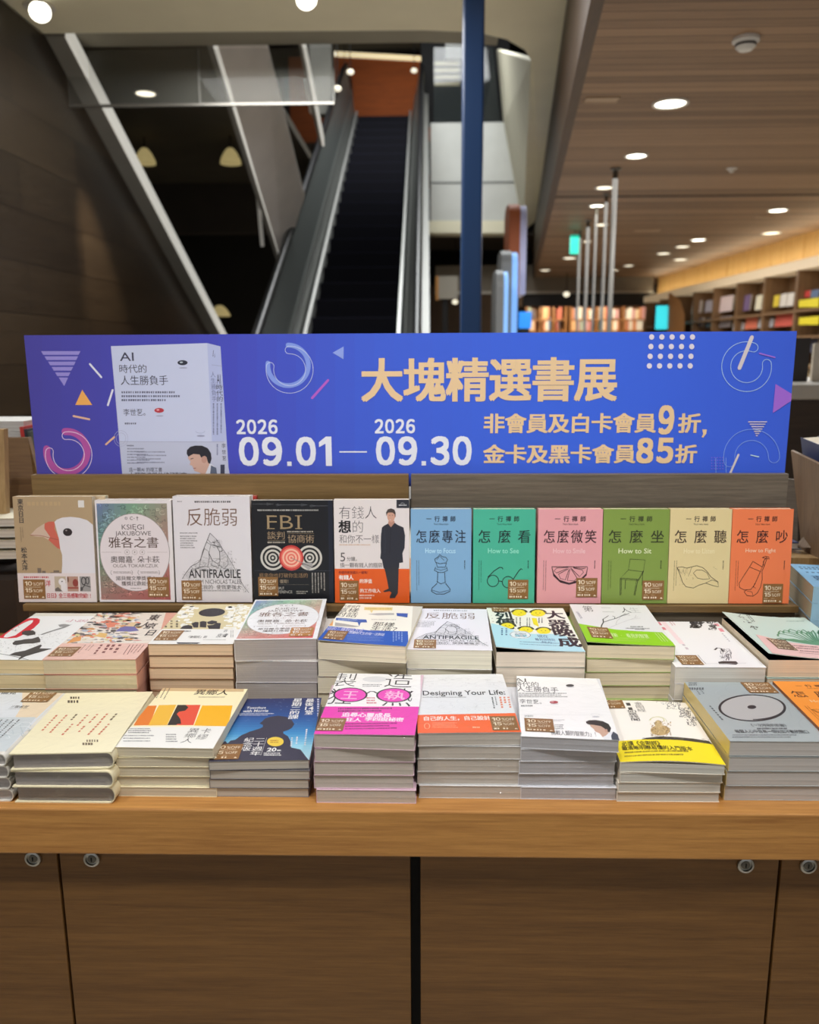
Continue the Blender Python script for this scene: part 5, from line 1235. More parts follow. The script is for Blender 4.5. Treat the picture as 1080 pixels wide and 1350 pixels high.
for i in range(n):
    y = yf0+run*i; c = ce(y)
    if proto is None:
        mb = MB().box((-.5, 0, -.04), (.5, run, 0)); mb.box((-.5, run-.02, -.01), (.5, run, rise))
        for k in range(24): mb.box((-.49+k*.0415, 0, 0), (-.47+k*.0415, run-.02, .008))
        proto = mb.build('step', stepm, es); st = proto
        nz = MB().box((-.5, 0, .001), (.5, .03, .010)).build('step_edge', nose, proto)
    else:
        st = proto.copy(); COL.objects.link(st); e2 = nz.copy(); COL.objects.link(e2); e2.parent = st
    st.location = Vector((c.x, y, c.z))+eo
b0, b1 = ce(yf0), ce(yt)
def rail(name, prof, m, ext=0.0):
    """profile (lateral, height) swept along the slope"""
    mb = MB(); pa = [b0+Vector((x, 0, z))+eo for x, z in prof]; pb = [b1+Vector((x, 0, z))+eo for x, z in prof]
    mb.hexa(pa, pb); return mb.build(name, m, es)
brush = mat('brushed_side', (128, 130, 126), .4, .5); dgrey = mat('dark_steel', (104, 108, 106), .4, .5); silv = mat('bright_steel', (180, 180, 176), .4, .5)
rub = mat('handrail_rubber', (24, 24, 26), .35)
for s_2 in (-1, 1):
    f = lambda pts: [(s_2*x, z) for x, z in pts]
    rail('skirt', f([(.50, -.1), (.535, -.1), (.535, .10), (.50, .10)]), silv)
    rail('inner_panel', f([(.54, -.1), (.565, -.1), (.62, .36), (.60, .38)]), brush)
    rail('balustrade_panel', f([(.61, .36), (.64, .36), (.735, .88), (.715, .88)]), dgrey if s_2 < 0 else brush)
    rail('outer_deck', f([(.66, -.35), (.86, -.35), (.86, .40), (.76, .42)]), silv if s_2 > 0 else brush)
    L = lambda p: p+eo
    hx = s_2*.74
    path = [L(b0+Vector((hx, -.9, .92))), L(b0+Vector((hx, -.2, .94))), L(b0+Vector((hx, .5, .92+.5*slope)))]+[L(ce(y)+Vector((hx, 0, .92))) for y in np.linspace(yf0+1.0, yt-.3, 8)]+[L(b1+Vector((hx, .3, 1.0))), L(b1+Vector((hx, 1.0, .98))), L(b1+Vector((hx, 1.25, .85))), L(b1+Vector((hx, 1.32, .62))), L(b1+Vector((hx, 1.2, .40)))]
    MB().tube(path, .045, 10).build('handrail', rub, es, smooth=True)
    MB().slab([L(b1+Vector((s_2*.70, 0, .35))), L(b1+Vector((s_2*.70, 1.2, .35))), L(b1+Vector((s_2*.73, 1.15, .92))), L(b1+Vector((s_2*.73, 0, .88)))], (.02, 0, 0)).build('end_panel', mat('clear_glass', (200, 215, 210), .05, alpha=.3), es)
MB().box((b1.x-.5+eo.x, yt+eo.y, b1.z-.06+eo.z), (b1.x+.5+eo.x, yt+1.8+eo.y, b1.z+.0+eo.z)).build('landing_plate', dgrey, es)
struct(box('floor_upper', (-6.0, yt+1.9, b1.z-.35), (1.2, 25, b1.z-.01), plaster('floor_tile_upper', (70, 60, 50))))

# ------------------------------------------------------------------ inclined beams of the crossing escalator and the wood wall below
lit = mat('beam_white', (216, 214, 208), .45); beamg = plaster('beam_grey', (128, 126, 120), .03)
def beam(label, X, p0, p1, w, h, e0=0.0, e1=0.0):
    a, b = on_x(*p0, X), on_x(*p1, X); d = (b-a); a = a-d*e0; b = b+d*e1
    r_ = empty('inclined_beam', a); tag(r_, label, 'beam')
    d = b-a
    q = [Vector((0, 0, 0)), Vector((-w, 0, 0)), Vector((-w, 0, h)), Vector((0, 0, h))]
    MB().hexa(q, [v+d for v in q]).build('cladding', beamg, r_)
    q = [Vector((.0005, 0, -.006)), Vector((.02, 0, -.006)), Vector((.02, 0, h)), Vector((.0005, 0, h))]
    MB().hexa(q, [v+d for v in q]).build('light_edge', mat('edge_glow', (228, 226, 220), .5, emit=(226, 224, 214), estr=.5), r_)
    return a, b
X1 = -2.6
a1, b1_ = beam('white-edged inclined beam along the top of the dark wood wall', X1, (93, 62), (290, 440), .26, .13, .02, .2)
X2 = -1.75
a2, b2_ = beam('thin white inclined beam with a grey panel, left of the escalator', X2, (280, 57), (372, 350), .05, .10, .02, 0)
q = [on_x(286, 57, X2+.03), on_x(373, 352, X2+.03), on_x(401, 262, X2+.35), on_x(350, 57, X2+.35)]
o = MB().slab(q, (.01, 0, .04)).build('inclined_panel', plaster('panel_grey', (236, 230, 226), .04)); tag(o, 'pale grey inclined panel between two white beams, left of the escalator', 'panel')
a3, b3_ = beam('short white inclined beam just left of the escalator head', -1.05, (398, 57), (425, 192), .03, .08, .02, 0)
for x_, (u0, v0), (u1, v1) in ((X2-.06, (340, 255), (346, 325)), (-1.1, (404, 105), (411, 148))):
    p, q = on_x(u0, v0, x_), on_x(u1, v1, x_)
    o = MB().tube([p, q], .022, 8).build('hanging_bracket', lit); tag(o, 'short white bracket hanging under the beam with the grey panel' if v0 > 200 else 'short white bracket under the short beam by the escalator head', 'bracket')
wallw = wood('dark_wood_wall', (50, 39, 27), (33, 24, 16), 'y', .5, .32, plank=('z', .34, 'y', 1.9))
xw = X1-.14
bt = a1+(b1_-a1)*1.0
struct(MB().slab([(xw, 1.2, 0), (xw, bt.y, 0), (xw, bt.y, max(.05, bt.z)), (xw, a1.y, a1.z), (xw, 1.2, a1.z)], (-.12, 0, 0)).build('wall_wood', wallw))
light('wall_spot_light', 'SPOT', (-2.2, 6.4, 3.5), 420, (1, .9, .72), .05, (-2.75, 7.0, 1.85), 32, .9)
# dark hall beyond the beams
struct(box('roof', (-9, -3, 9.2), (9, 25.2, 9.3), plaster('black_wall', (22, 21, 22))))
struct(box('ceiling_hall', (-8.8, 6.95, 4.05), (-1.62, 24.9, 4.15), plaster('hall_ceiling', (84, 76, 62))))
struct(box('wall_hall', (-8.8, 16.4, 0), (-1.5, 16.6, 4.05), plaster('hall_wall', (36, 33, 29))))
struct(box('trim_7', (-8.8, 13.4, 3.30), (-1.9, 13.6, 4.05), plaster('hall_beam', (60, 52, 44))))
# hanging glass smoke screen at the soffit edge
ys = edge[1].y+.34
zt_, zl = ZS+H, on_y(200, 137, ys).z
xs = [on_y(u, 100, ys).x for u in (-60, 88, 262, 440)]
gs = empty('glass_screen', (xs[0], ys, zl)); tag(gs, 'hanging clear glass smoke screen with a thin rail below the pale soffit', 'glass screen')
for i in range(3): MB().box((xs[i]-xs[0]+.006, 0, 0), (xs[i+1]-xs[0]-.006, .012, zt_-zl)).build('glass_panel', mat('screen_glass', (150, 150, 140), .03, alpha=.10), gs)
for x_ in xs[1:]: MB().box((x_-xs[0]-.006, -.004, 0), (x_-xs[0]+.006, .016, zt_-zl)).build('joint_strip', mat('joint_grey', (92, 90, 82), .5), gs)
MB().box((0, -.006, -.018), (xs[-1]-xs[0], .018, .0)).build('bottom_rail', mat('rail_steel', (130, 126, 118), .35, .7), gs)

# ------------------------------------------------------------------ columns, posts, pylons
p = on_y(621, 440, 5.2); hw = 13/FPX*5.2
o = MB().box((p.x-hw, 5.2, 0), (p.x+hw, 5.2+2*hw, ZS+H), .012).build('steel_column', mat('navy_paint', (4, 46, 88), .4, coat=.2)); tag(o, 'navy blue square steel column rising right of the escalator', 'column')
polem = mat('pole_steel', (122, 119, 112), .5, .3)
PG = 'thin steel poles in a row under the wooden ceiling'
for i, (u, v, wpx, lb) in enumerate(((812, 222, 8, 'nearest and tallest'), (800, 255, 5, 'second'), (787, 272, 4, 'third'), (776, 290, 5, 'fourth'), (765, 305, 4, 'last and farthest'))):
    t_ = on_z(u, v, ZW); dpt = (t_-EYE).dot(FW); rr = wpx/2/FPX*dpt*.82
    r_ = empty('support_pole', (t_.x, t_.y, 0)); tag(r_, f'thin steel pole from floor to wooden ceiling, {lb} of the row', 'pole', PG)
    MB().tube([(0, 0, .0), (0, 0, CZ)], rr, 12).build('pole', polem, r_, smooth=True)
    MB().lathe([(rr*.9, CZ-.02), (rr*2.2, CZ-.012), (rr*2.2, CZ)], 14).build('ceiling_flange', polem, r_)
    if i == 0: MB().tube([(-.03, .02, 0), (-.03, .02, 1.55)], rr*1.0, 10).build('lower_sleeve', mat('navy_paint', (4, 46, 88), .4), r_)
a = on_y(758, 322, 10.4)
o = MB().box((a.x-.05, 10.4, a.z-.11), (a.x+.05, 10.46, a.z+.11)).build('exit_sign', mat('exit_green', (30, 190, 160), .5, emit=(30, 200, 170), estr=.7)); tag(o, 'small green lit exit sign hanging beside the steel poles', 'sign')
MB().tube([(0, 0, .11), (0, 0, CZ-a.z)], .008, 6).build('sign_rod', polem, o, (a.x, 10.43, a.z))
o.children[0].matrix_parent_inverse.identity()
def pylon(label, u0, u1, vt, vb, Y, m, edgem, depth=.55):
    a, b = on_y(u0, vt, Y), on_y(u1, vb, Y); w = b.x-a.x; zt2, zb2 = a.z, max(0, b.z)
    r_ = empty('sign_pylon', (a.x, Y, zb2)); tag(r_, label, 'sign')
    hh = zt2-zb2; R_ = min(.16, depth*.3)
    pts = [(0, 0), (depth, 0), (depth, hh-R_)]+[(depth-R_+R_*math.cos(t), hh-R_+R_*math.sin(t)) for t in np.linspace(0, math.pi/2, 7)[1:]]+[(R_-R_*math.sin(t), hh-R_+R_*math.cos(t)) for t in np.linspace(0, math.pi/2, 7)]
    MB().slab([(0, y, z) for y, z in pts], (w*.62, 0, 0)).build('body', m, r_)
    MB().slab([(w*.62, y+.01, z*.985) for y, z in pts], (w*.38, 0, 0)).build('lit_face', edgem, r_)
    if zb2 > .05: MB().box((w*.2, depth*.4, -zb2), (w*.5, depth*.6, .01)).build('post', mat('brown_post', (92, 62, 40), .5), r_)
bluef = mat('blue_glow', (128, 176, 232), .4, emit=(128, 176, 232), estr=.55)
pylon('orange brown round-topped sign pylon with a pale edge, right of the navy column', 672, 693, 266, 388, 9.0, mat('orange_brown', (160, 82, 40), .45), mat('pale_edge', (190, 190, 220), .5))
pylon('taller grey round-topped pylon with a blue lit face, right of the navy column', 662, 681, 328, 470, 8.2, mat('pylon_grey', (126, 128, 128), .4, .3), bluef)
pylon('shorter grey round-topped pylon with a blue lit face, beside the navy column', 655, 669, 354, 470, 7.6, MATS['pylon_grey'], bluef)

# ------------------------------------------------------------------ lights in the ceilings
glow = mat('lamp_glow', (255, 248, 232), .5, emit=(255, 246, 228), estr=6.0)
dim = mat('lamp_glow_dim', (255, 244, 220), .5, emit=(255, 240, 214), estr=2.2)
ringm = mat('lamp_ring', (226, 222, 214), .4)
def downlight(u, v, z, r, label, grp, gm=glow, power=0):
    p = on_z(u, v, z)
    o = empty('downlight', (p.x, p.y, z+H)); tag(o, label, 'ceiling light', grp)
    MB().lathe([(r*.86, -.002), (r*.90, -.008), (r*1.06, -.008), (r*1.08, .0)], 24).build('trim_ring', ringm, o)
    MB().lathe([(.001, -.0035), (r*.86, -.0035), (r*.86, -.001), (.001, -.001)], 24).build('lamp', gm, o)
    if power: light('downlight_beam', 'SPOT', (p.x, p.y, z+H-.03), power, WARM, r*.8, (p.x, p.y, 0), 110, .8)
GW = 'round downlights in the wooden ceiling'
for i, (u, v, r, lab) in enumerate(((884, 136, .10, 'largest bright round downlight in the wooden ceiling'), (839, 205, .082, 'bright downlight just above the top of the nearest steel pole'), (797, 247, .08, 'oval downlight left of the nearest steel pole'), (787, 271, .075, 'small bright downlight between the tops of the steel poles'), (793, 296, .08, 'faint downlight beside the middle steel poles'),
        (1026, 277, .10, 'bright downlight at the right near the shelf wall'), (1017, 307, .11, 'wide downlight nearest the golden slat wall'), (921, 316, .10, 'brightest of the downlights far down the wooden ceiling'), (900, 325, .10, 'middle of three downlights in line far down the ceiling'), (875, 334, .10, 'left one of three downlights in line far down the ceiling'), (897, 342, .11, 'low downlight just above the slat wall corner'),
        (829, 350, .09, 'downlight right of the poles near the far bulkhead'), (751, 340, .11, 'downlight left of the exit sign'), (719, 356, .10, 'downlight farthest left in the wooden ceiling'), (811, 356, .07, 'tiny downlight directly behind the nearest pole'), (774, 318, .06, 'tiny downlight beside the green exit sign'))):
    downlight(u, v, ZW-.001, r, lab, GW, glow if i in (0, 1, 3, 5, 7) else dim, 14 if i in (0, 1, 5, 7, 12) else 0)
p = on_z(984, 50, ZW)
sd = empty('smoke_detector', (p.x, p.y, CZ)); tag(sd, 'white round smoke detector on the wooden ceiling', 'smoke detector')
wp = mat('white_plastic', (225, 225, 222), .4)
MB().lathe([(.001, 0), (.062, 0), (.062, -.016), (.054, -.022), (.001, -.022)], 28).build('base', wp, sd)
MB().lathe([(.001, -.022), (.048, -.022), (.046, -.040), (.030, -.055), (.001, -.057)], 28).build('sensor_head', wp, sd)
MB().lathe([(.0475, -.028), (.049, -.028), (.049, -.036), (.0475, -.036)], 28).build('vent_slot', mat('dark_slot', (70, 70, 70), .6), sd)
for u0, u1, v, lab in ((838, 872, 303, 'long flat air vent in the wooden ceiling right of the poles'), (996, 1018, 285, 'short flat air vent beside the right downlight'), (773, 818, 128, 'flat air vent near the edge of the wooden ceiling')):
    a, b = on_z(u0, v, ZW), on_z(u1, v, ZW)
    o = empty('air_vent', (a.x, a.y, CZ)); tag(o, lab, 'air vent')
    ventm = mat('vent_tan', (176, 150, 122), .5)
    MB().box((0, 0, -.006), (b.x-a.x, .012, 0)).box((0, .09, -.006), (b.x-a.x, .102, 0)).build('frame', ventm, o)
    MB().box((.004, .012, -.004), (b.x-a.x-.004, .09, -.001)).build('grille', ventm, o)
p = on_z(965, 222, ZW)
o = MB().lathe([(.001, 0), (.04, 0), (.04, -.006), (.018, -.012), (.016, -.03), (.001, -.03)], 16, (p.x, p.y, CZ)).build('sprinkler', ringm); tag(o, 'small pale sprinkler head in the wooden ceiling', 'sprinkler')
for u, v, lab in ((52, 8, 'bright tilted spotlight in the pale soffit, top left corner'), (401, -9, 'spotlight cut by the top edge above the white beams')):
    p = on_z(u, v, ZS)
    o = empty('soffit_spotlight', (p.x, p.y, ZS+H)); tag(o, lab, 'ceiling light')
    MB().lathe([(.06, -.001), (.10, -.001), (.10, -.01), (.06, -.01)], 24).build('trim_ring', ringm, o)
    h_ = MB().lathe([(.001, .0), (.06, .0), (.07, -.07), (.001, -.07)], 24).build('lamp_head', ringm, o); h_.rotation_euler = (math.radians(-42), math.radians(-24), 0); h_.location = (0, 0, -.005)
    MB().lathe([(.001, -.0705), (.065, -.0705), (.065, -.073), (.001, -.073)], 24).build('lamp', glow, h_)
downlight(192, 123, 4.05-H-.002, .11, 'single downlight in the dark hall ceiling between the beams', None, dim)
for u, v, Y, lab in ((191, 206, 10.6, 'bell pendant lamp right beside the first white beam'), (304, 206, 10.6, 'bell pendant lamp in the dark between the two white beams'), (290, 410, 14.5, 'low bell pendant lamp at the foot of the first beam')):
    p = on_y(u, v, Y); k = Y/13.0
    o = empty('pendant_lamp', p); tag(o, lab, 'pendant lamp')
    MB().lathe([(.16*k, -.09), (.15*k, -.04), (.10*k, .04), (.05*k, .09), (.012, .10)], 20).build('lamp_shade', mat('shade_glow', (210, 190, 130), .6, emit=(226, 204, 140), estr=.35), o)
    MB().tube([(0, 0, .09), (0, 0, 4.05-p.z)], .008, 6).build('cord', blackm, o)
for u, v, Y in ((462, 95, 15.0), (445, 117, 14.0), (455, 112, 19.2), (546, 93, 17.0), (440, 71, 19.0)):
    p = on_y(u, v, Y)
    o = empty('upper_lamp', p); tag(o, {462: 'brightest small round lamp above the left escalator handrail end', 445: 'small round lamp left of the escalator head', 455: 'faintest small round lamp left of the escalator head', 546: 'small round lamp at the right end of the orange upper wall', 440: 'bright round lamp at the left end of the warm light strip'}[u], 'lamp')
    MB().lathe([(.001, -.04), (.045, -.03), (.065, 0), (.045, .03), (.001, .04)], 16).build('globe', mat('globe_glow', (255, 244, 220), .5, emit=(255, 240, 214), estr=1.1), o)
    MB().tube([(0, 0, .04), (0, 0, ZU-p.z-.0005)], .008, 6).build('rod', blackm, o)

# ------------------------------------------------------------------ right shelf wall
WP, WQ = on_z(1080, 302, ZW), on_z(868, 366, ZW)
wd = V(WQ-WP, 0).normalized(); wn = Vector((wd.y, -wd.x, 0))      # wn points into the wall
ang = math.atan2(wd.y, wd.x)
WL = (WQ-WP).length
zs1 = at_plane(1080, 345, WP, wn).z; zs0 = at_plane(1080, 358, WP, wn).z
def wloc(s_, d_, z): return WP*1.0+wd*s_+wn*d_+Vector((0, 0, z-WP.z))
def wbox(name, s0, s1, d0, d1, z0, z1, m, parent=None, org=None):
    pts = [wloc(s_, d_, z0) for s_, d_ in ((s0, d0), (s1, d0), (s1, d1), (s0, d1))]
    if org is not None: pts = [p-org for p in pts]
    return MB().slab(pts, (0, 0, z1-z0)).build(name, m, parent)
slatw = wood('golden_slats', (232, 194, 128), (200, 152, 84), 'z', .6, .5)
mb = MB(); s_ = -3.0; rg = random.Random(3)
while s_ < WL:
    wdt = .16; dd = rg.uniform(0, .012)
    mb.slab([wloc(s_+.004, dd, zs1), wloc(s_+wdt-.004, dd, zs1), wloc(s_+wdt-.004, .06, zs1), wloc(s_+.004, .06, zs1)], (0, 0, WP.z-zs1)); s_ += wdt
o = mb.build('wall_slats', slatw); struct(o)
struct(wbox('wall_shelf_side', -3.2, WL+.3, .06, .16, 0, WP.z, plaster('brown_wall', (84, 62, 40))))
light('cove_light', 'AREA', wloc(WL/2-1, -.14, zs1+.02), 18, (1, .9, .66), WL+2, wloc(WL/2-1, -.05, zs1+3), sy=.08).rotation_euler = (math.radians(180), 0, ang)
SH = .34
org = wloc(0, 0, 0)
sh = empty('wall_bookshelf', org); tag(sh, 'long dark wooden bookshelf along the right wall with a lit pale valance', 'bookshelf')
shw = wood('shelf_wood', (140, 106, 70), (104, 76, 48), 'z', .8, .5)
wbox('back_board', -3.0, WL-.1, -.03, -.001, 0, zs0, shw, sh, org)
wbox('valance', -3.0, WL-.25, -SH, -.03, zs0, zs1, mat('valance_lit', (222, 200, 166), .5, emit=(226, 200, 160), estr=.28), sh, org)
zrow = [at_plane(1000, v, wloc(0, -SH, 0), wn).z for v in (414, 445, 480, 520)]
for z in zrow: wbox('shelf', -3.0, WL-.3, -SH, -.03, z-.03, z, shw, sh, org)
nd = 11
for k in range(nd): wbox('divider', -3.0+(WL+2.6)*k/(nd-1)-.03, -3.0+(WL+2.6)*k/(nd-1)+.03, -SH+.01, -.03, 0, zs0, shw, sh, org)
pn = wloc(0, -SH+.10, 0)
def faced(u0, u1, v0, v1, rgb, lab, lean=.05, grp='books facing out on the right shelf wall'):
    """a book standing face out, from the pixels of its face"""
    a, b = at_plane(u0, v1, pn, wn), at_plane(u1, v1, pn, wn); top = at_plane(u0, v0, pn, wn).z
    w = max(.06, (b-a).dot(-wd) if (b-a).dot(-wd) > 0 else (a-b).dot(-wd)); hgt = max(.05, top-a.z)
    p = a if True else b
    o = empty('display_book', p, ang+math.pi); tag(o, lab, 'book', grp)
    m1 = mat('cover_%d_%d_%d' % rgb, rgb, .5)
    MB().box((0, 0, 0), (w, .006, hgt)).build('cover', m1, o); MB().box((.004, .006, .004), (w-.004, .03, hgt-.004)).build('page_block', mat('page_cream', (214, 204, 184), .8), o)
    o.rotation_euler = (math.radians(-4), 0, ang+math.pi)
for i, (u0, u1, v0, v1, c, lab) in enumerate(((911, 923, 398, 414, (214, 200, 190), 'small pale book facing out, farthest along the right shelf wall'), (929, 942, 397, 412, (190, 180, 186), 'greyish white book facing out, second along the right shelf wall'), (947, 964, 392, 412, (232, 208, 200), 'pinkish white book facing out on the right shelf wall'), (972, 987, 391, 411, (120, 96, 130), 'violet book with a pink top facing out on the right shelf wall'), (995, 1003, 390, 409, (226, 216, 186), 'left one of three cream books facing out on the right shelf'), (1004, 1009, 390, 409, (216, 206, 176), 'middle one of three cream books facing out on the right shelf'), (1010, 1015, 389, 409, (228, 220, 192), 'right one of three cream books facing out on the right shelf'),
        (1019, 1026, 390, 405, (226, 198, 60), 'small yellow book facing out on the right shelf'), (1028, 1036, 388, 405, (222, 212, 196), 'cream book facing out right of the small yellow book'), (1037, 1045, 387, 404, (226, 216, 200), 'cream book facing out under the valance joint, near the yellow talkers'), (1058, 1067, 384, 393, (206, 70, 62), 'red book above the upper yellow shelf talker'), (1069, 1079, 383, 393, (92, 110, 140), 'blue grey book above the upper yellow shelf talker'),
        (982, 997, 420, 434, (226, 120, 90), 'orange red book facing out on the second shelf'), (1021, 1049, 413, 431, (214, 96, 78), 'wide red book facing out on the second shelf'), (1000, 1018, 421, 432, (196, 196, 198), 'pale grey wide book between two red books on the second shelf'), (948, 962, 418, 432, (150, 140, 138), 'grey book on the second shelf of the right wall'), (966, 979, 426, 436, (200, 204, 210), 'small silver book left of the orange red book'), (912, 925, 420, 432, (96, 92, 96), 'dark grey book far along the second shelf'), (930, 944, 420, 432, (84, 88, 92), 'dark slate book on the second shelf of the right wall'),
        (1054, 1064, 446, 466, (150, 146, 150), 'grey book on the third shelf right of the banner'), (1066, 1076, 445, 465, (70, 70, 84), 'dark blue book on the third shelf right of the banner'), (1056, 1066, 480, 500, (200, 180, 140), 'tan book on the fourth shelf right of the banner'), (1067, 1080, 478, 500, (232, 226, 210), 'cream book on the fourth shelf right of the banner'), (1052, 1080, 506, 522, (222, 218, 210), 'wide white book lying low right of the banner'))):
    faced(u0, u1, v0, v1, c, lab)
for v0, v1, lab in ((396, 405, 'upper yellow shelf talker on the right shelf wall'), (419, 428, 'lower yellow shelf talker on the right shelf wall')):
    a, b = at_plane(1053, v1, wloc(0, -SH-.02, 0), wn), at_plane(1079, v1, wloc(0, -SH-.02, 0), wn); t_ = at_plane(1053, v0, wloc(0, -SH-.02, 0), wn).z
    o = MB().slab([a, b, V(b, t_), V(a, t_)], wn*.01).build('shelf_talker', mat('talker_yellow', (226, 206, 40), .5)); tag(o, lab, 'shelf label')

# ------------------------------------------------------------------ far end of the shop
YF = 18.0
struct(box('wall_far', (on_y(560, 400, YF+.5).x, YF+.5, 0), (8.8, YF+.7, CZ), plaster('far_wall', (70, 56, 44))))
a, b = on_y(574, 386, 16.8), on_y(862, 362, 16.8)
struct(box('wall_far_bulkhead', (a.x, 16.8, a.z), (b.x, 17.0, b.z+.2), plaster('bulkhead_grey', (120, 112, 100), .04)))
a2_, b2 = on_y(690, 404, 16.9), on_y(858, 386, 16.9)
struct(box('trim_8', (a2_.x, 16.86, a2_.z), (b2.x, 17.05, a.z), mat('black_band', (18, 17, 18), .6)))
struct(MB().slab([on_y(574, 384, 16.79), on_y(862, 384, 16.79), on_y(862, 386, 16.79), on_y(574, 388, 16.79)], (0, .03, 0)).build('trim_9', mat('pale_line', (170, 164, 152), .5)))
def far_case(label, u0, u1, vrows, seed, grp):
    a, b = on_y(u0, 404, YF), on_y(u1, 404, YF)
    r_ = empty('far_bookcase', (a.x, YF, 0)); tag(r_, label, 'bookcase')
    W = b.x-a.x; topz = a.z
    cw = wood('far_case_wood', (176, 124, 72), (136, 90, 48), 'z', .6, .5)
    MB().box((0, .3, 0), (W, .34, topz)).build('back_board', cw, r_)
    for x_ in (0, W*.33, W*.66, W-.03): MB().box((x_, 0, 0), (x_+.03, .3, topz)).build('upright', cw, r_)
    MB().box((0, 0, topz), (W, .34, topz+.04)).build('top_board', cw, r_)
    zs_ = [on_y(u0, v, YF).z for v in vrows]
    rg = random.Random(seed)
    pal = [(222, 214, 200), (236, 230, 220), (206, 140, 100), (186, 100, 80), (226, 206, 170), (120, 140, 170), (226, 180, 130), (90, 80, 84), (240, 236, 226), (200, 150, 150), (150, 170, 150)]
    for z in zs_:
        MB().box((.03, .02, z-.025), (W-.03, .3, z)).build('shelf', cw, r_)
        x_ = .05
        while x_ < W-.15:
            t_ = rg.uniform(.035, .09); hh = rg.uniform(.20, .27)
            if any(abs(x_+t_/2-q) < t_/2+.05 for q in (W*.33+.015, W*.66+.015)): x_ += .04; continue
            rgb = rg.choice(pal)
            o = MB().box((0, 0, 0), (t_-.003, .17, hh)).build('far_book', mat('cover_%d_%d_%d' % rgb, rgb, .5)); o.location = (a.x+x_, YF+.05, z+.0005)
            tag(o, 'small blurred book standing in the ' + grp, 'book', 'books in the ' + grp); x_ += t_
    light('case_light', 'AREA', ((a.x+b.x)/2, YF-.7, topz+.1), 16, (1, .82, .6), W*.8, ((a.x+b.x)/2, YF+.2, topz-.5), sy=.2)
far_case('orange wooden bookcase at the far end, left of the steel poles', 694, 748, (421, 436), 5, 'far orange bookcase left of the poles')
far_case('orange wooden bookcase at the far end, behind and right of the steel poles', 752, 858, (421, 436), 9, 'far orange bookcase behind the poles')
a, b = on_y(864, 434, 14.6), on_y(883, 403, 14.6)
o = empty('info_screen', (a.x, 14.6, 0)); tag(o, 'bright cyan upright screen at the end of the right shelf wall', 'screen')
MB().box((-.02, .01, a.z-.03), (b.x-a.x+.02, .05, b.z+.03)).build('housing', blackm, o)
MB().box((0, 0, a.z), (b.x-a.x, .012, b.z)).build('display', mat('cyan_glow', (60, 214, 224), .4, emit=(60, 214, 224), estr=.9), o)
MB().box(((b.x-a.x)/2-.04, .02, 0), ((b.x-a.x)/2+.04, .05, a.z)).build('stand', blackm, o)
a, b = on_y(684, 433, 13.0), on_y(701, 411, 13.0)
o = MB().box((a.x, 13.0, a.z), (b.x, 13.05, b.z)).build('blue_screen', mat('blue_panel', (26, 128, 226), .4, emit=(26, 128, 226), estr=.6)); tag(o, 'bright blue panel low behind the grey pylons', 'screen')
MB().box((a.x+.03, 13.01, 0), (b.x-.03, 13.04, a.z)).build('stand', blackm, o)
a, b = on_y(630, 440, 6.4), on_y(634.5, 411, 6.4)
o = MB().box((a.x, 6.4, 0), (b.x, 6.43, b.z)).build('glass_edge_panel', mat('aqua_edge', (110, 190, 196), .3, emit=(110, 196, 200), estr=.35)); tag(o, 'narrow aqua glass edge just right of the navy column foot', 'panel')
a, b = on_y(576, 394, 15.0), on_y(604, 364, 15.0)
o = empty('light_box', (a.x, 15.0, a.z)); tag(o, 'dim beige box with an orange frame edge between escalator and navy column', 'light box')
MB().box((.02, 0, 0), (b.x-a.x, .1, b.z-a.z)).build('panel', mat('dim_beige', (164, 158, 146), .6), o); MB().box((-.02, -.01, -.02), (.03, .11, b.z-a.z)).build('frame_edge', mat('orange_edge', (196, 138, 70), .5), o)
MB().box((.1, .03, -a.z), (.2, .07, 0)).build('stand', blackm, o)
for u, v, lab in ((600, 398, 'bright small globe lamp between escalator and navy column'), (747, 388, 'tiny white spot lamp on the black band left of the poles')):
    p = on_y(u, v, 15.8 if u > 700 else 17.0); o = empty('spot_lamp', p); tag(o, lab, 'lamp'); MB().lathe([(.001, -.05), (.05, -.03), (.06, 0), (.05, .03), (.001, .05)], 14).build('globe', MATS['globe_glow'], o); MB().tube([(0, 0, .04), (0, 0, (CZ if u > 700 else 3.70)-p.z)], .008, 6).build('rod', blackm, o)
a, b = on_y(888, 436, 16.0), on_y(902, 388, 15.4)
cu = MB().slab([on_y(884, 386, 14.2), V(on_y(884, 470, 14.2), 0), V(on_y(903, 470, 13.6), 0), on_y(903, 415, 13.6), on_y(897, 396, 13.8)], (0, .1, 0)).build('curved_end_panel', wood('far_case_wood', (176, 124, 72), (136, 90, 48), 'z', .6, .5)); tag(cu, 'golden wooden end panel with a rounded corner beside the cyan screen', 'panel')

# ------------------------------------------------------------------ neighbouring displays at the left and right edge
tanm = wood('tan_board', (184, 152, 104), (150, 118, 74), 'z', .8, .5)
brnm = wood('brown_board', (124, 92, 56), (92, 64, 36), 'x', .8, .5)
lx = empty('side_display', on_y(20, 690, 1.98)); tag(lx, 'brown wooden display stand at the left edge behind the finch book', 'display stand')
lo_ = -Vector(lx.location)
def q4(parent, off, name, pts, t, m): return MB().slab([p+off for p in pts], t).build(name, m, parent)
q4(lx, lo_, 'sloping_board', [on_y(4, 577, 2.05), on_y(37, 577, 2.05), on_y(49, 625, 2.0), on_y(53, 690, 1.96), on_y(4, 690, 1.96)], (0, .018, 0), brnm)
q4(lx, lo_, 'upright_edge', [on_y(-30, 566, 1.9), on_y(5, 566, 1.9), on_y(8, 693, 1.86), on_y(-30, 693, 1.86)], (0, .02, 0), tanm)
q4(lx, lo_, 'shelf_board', [on_y(-30, 693, 1.86), on_y(26, 684, 1.86), on_y(30, 676, 1.98), on_y(-30, 676, 1.98)], (0, 0, -.014), tanm)
zt_ = on_y(20, 690, 1.9).z
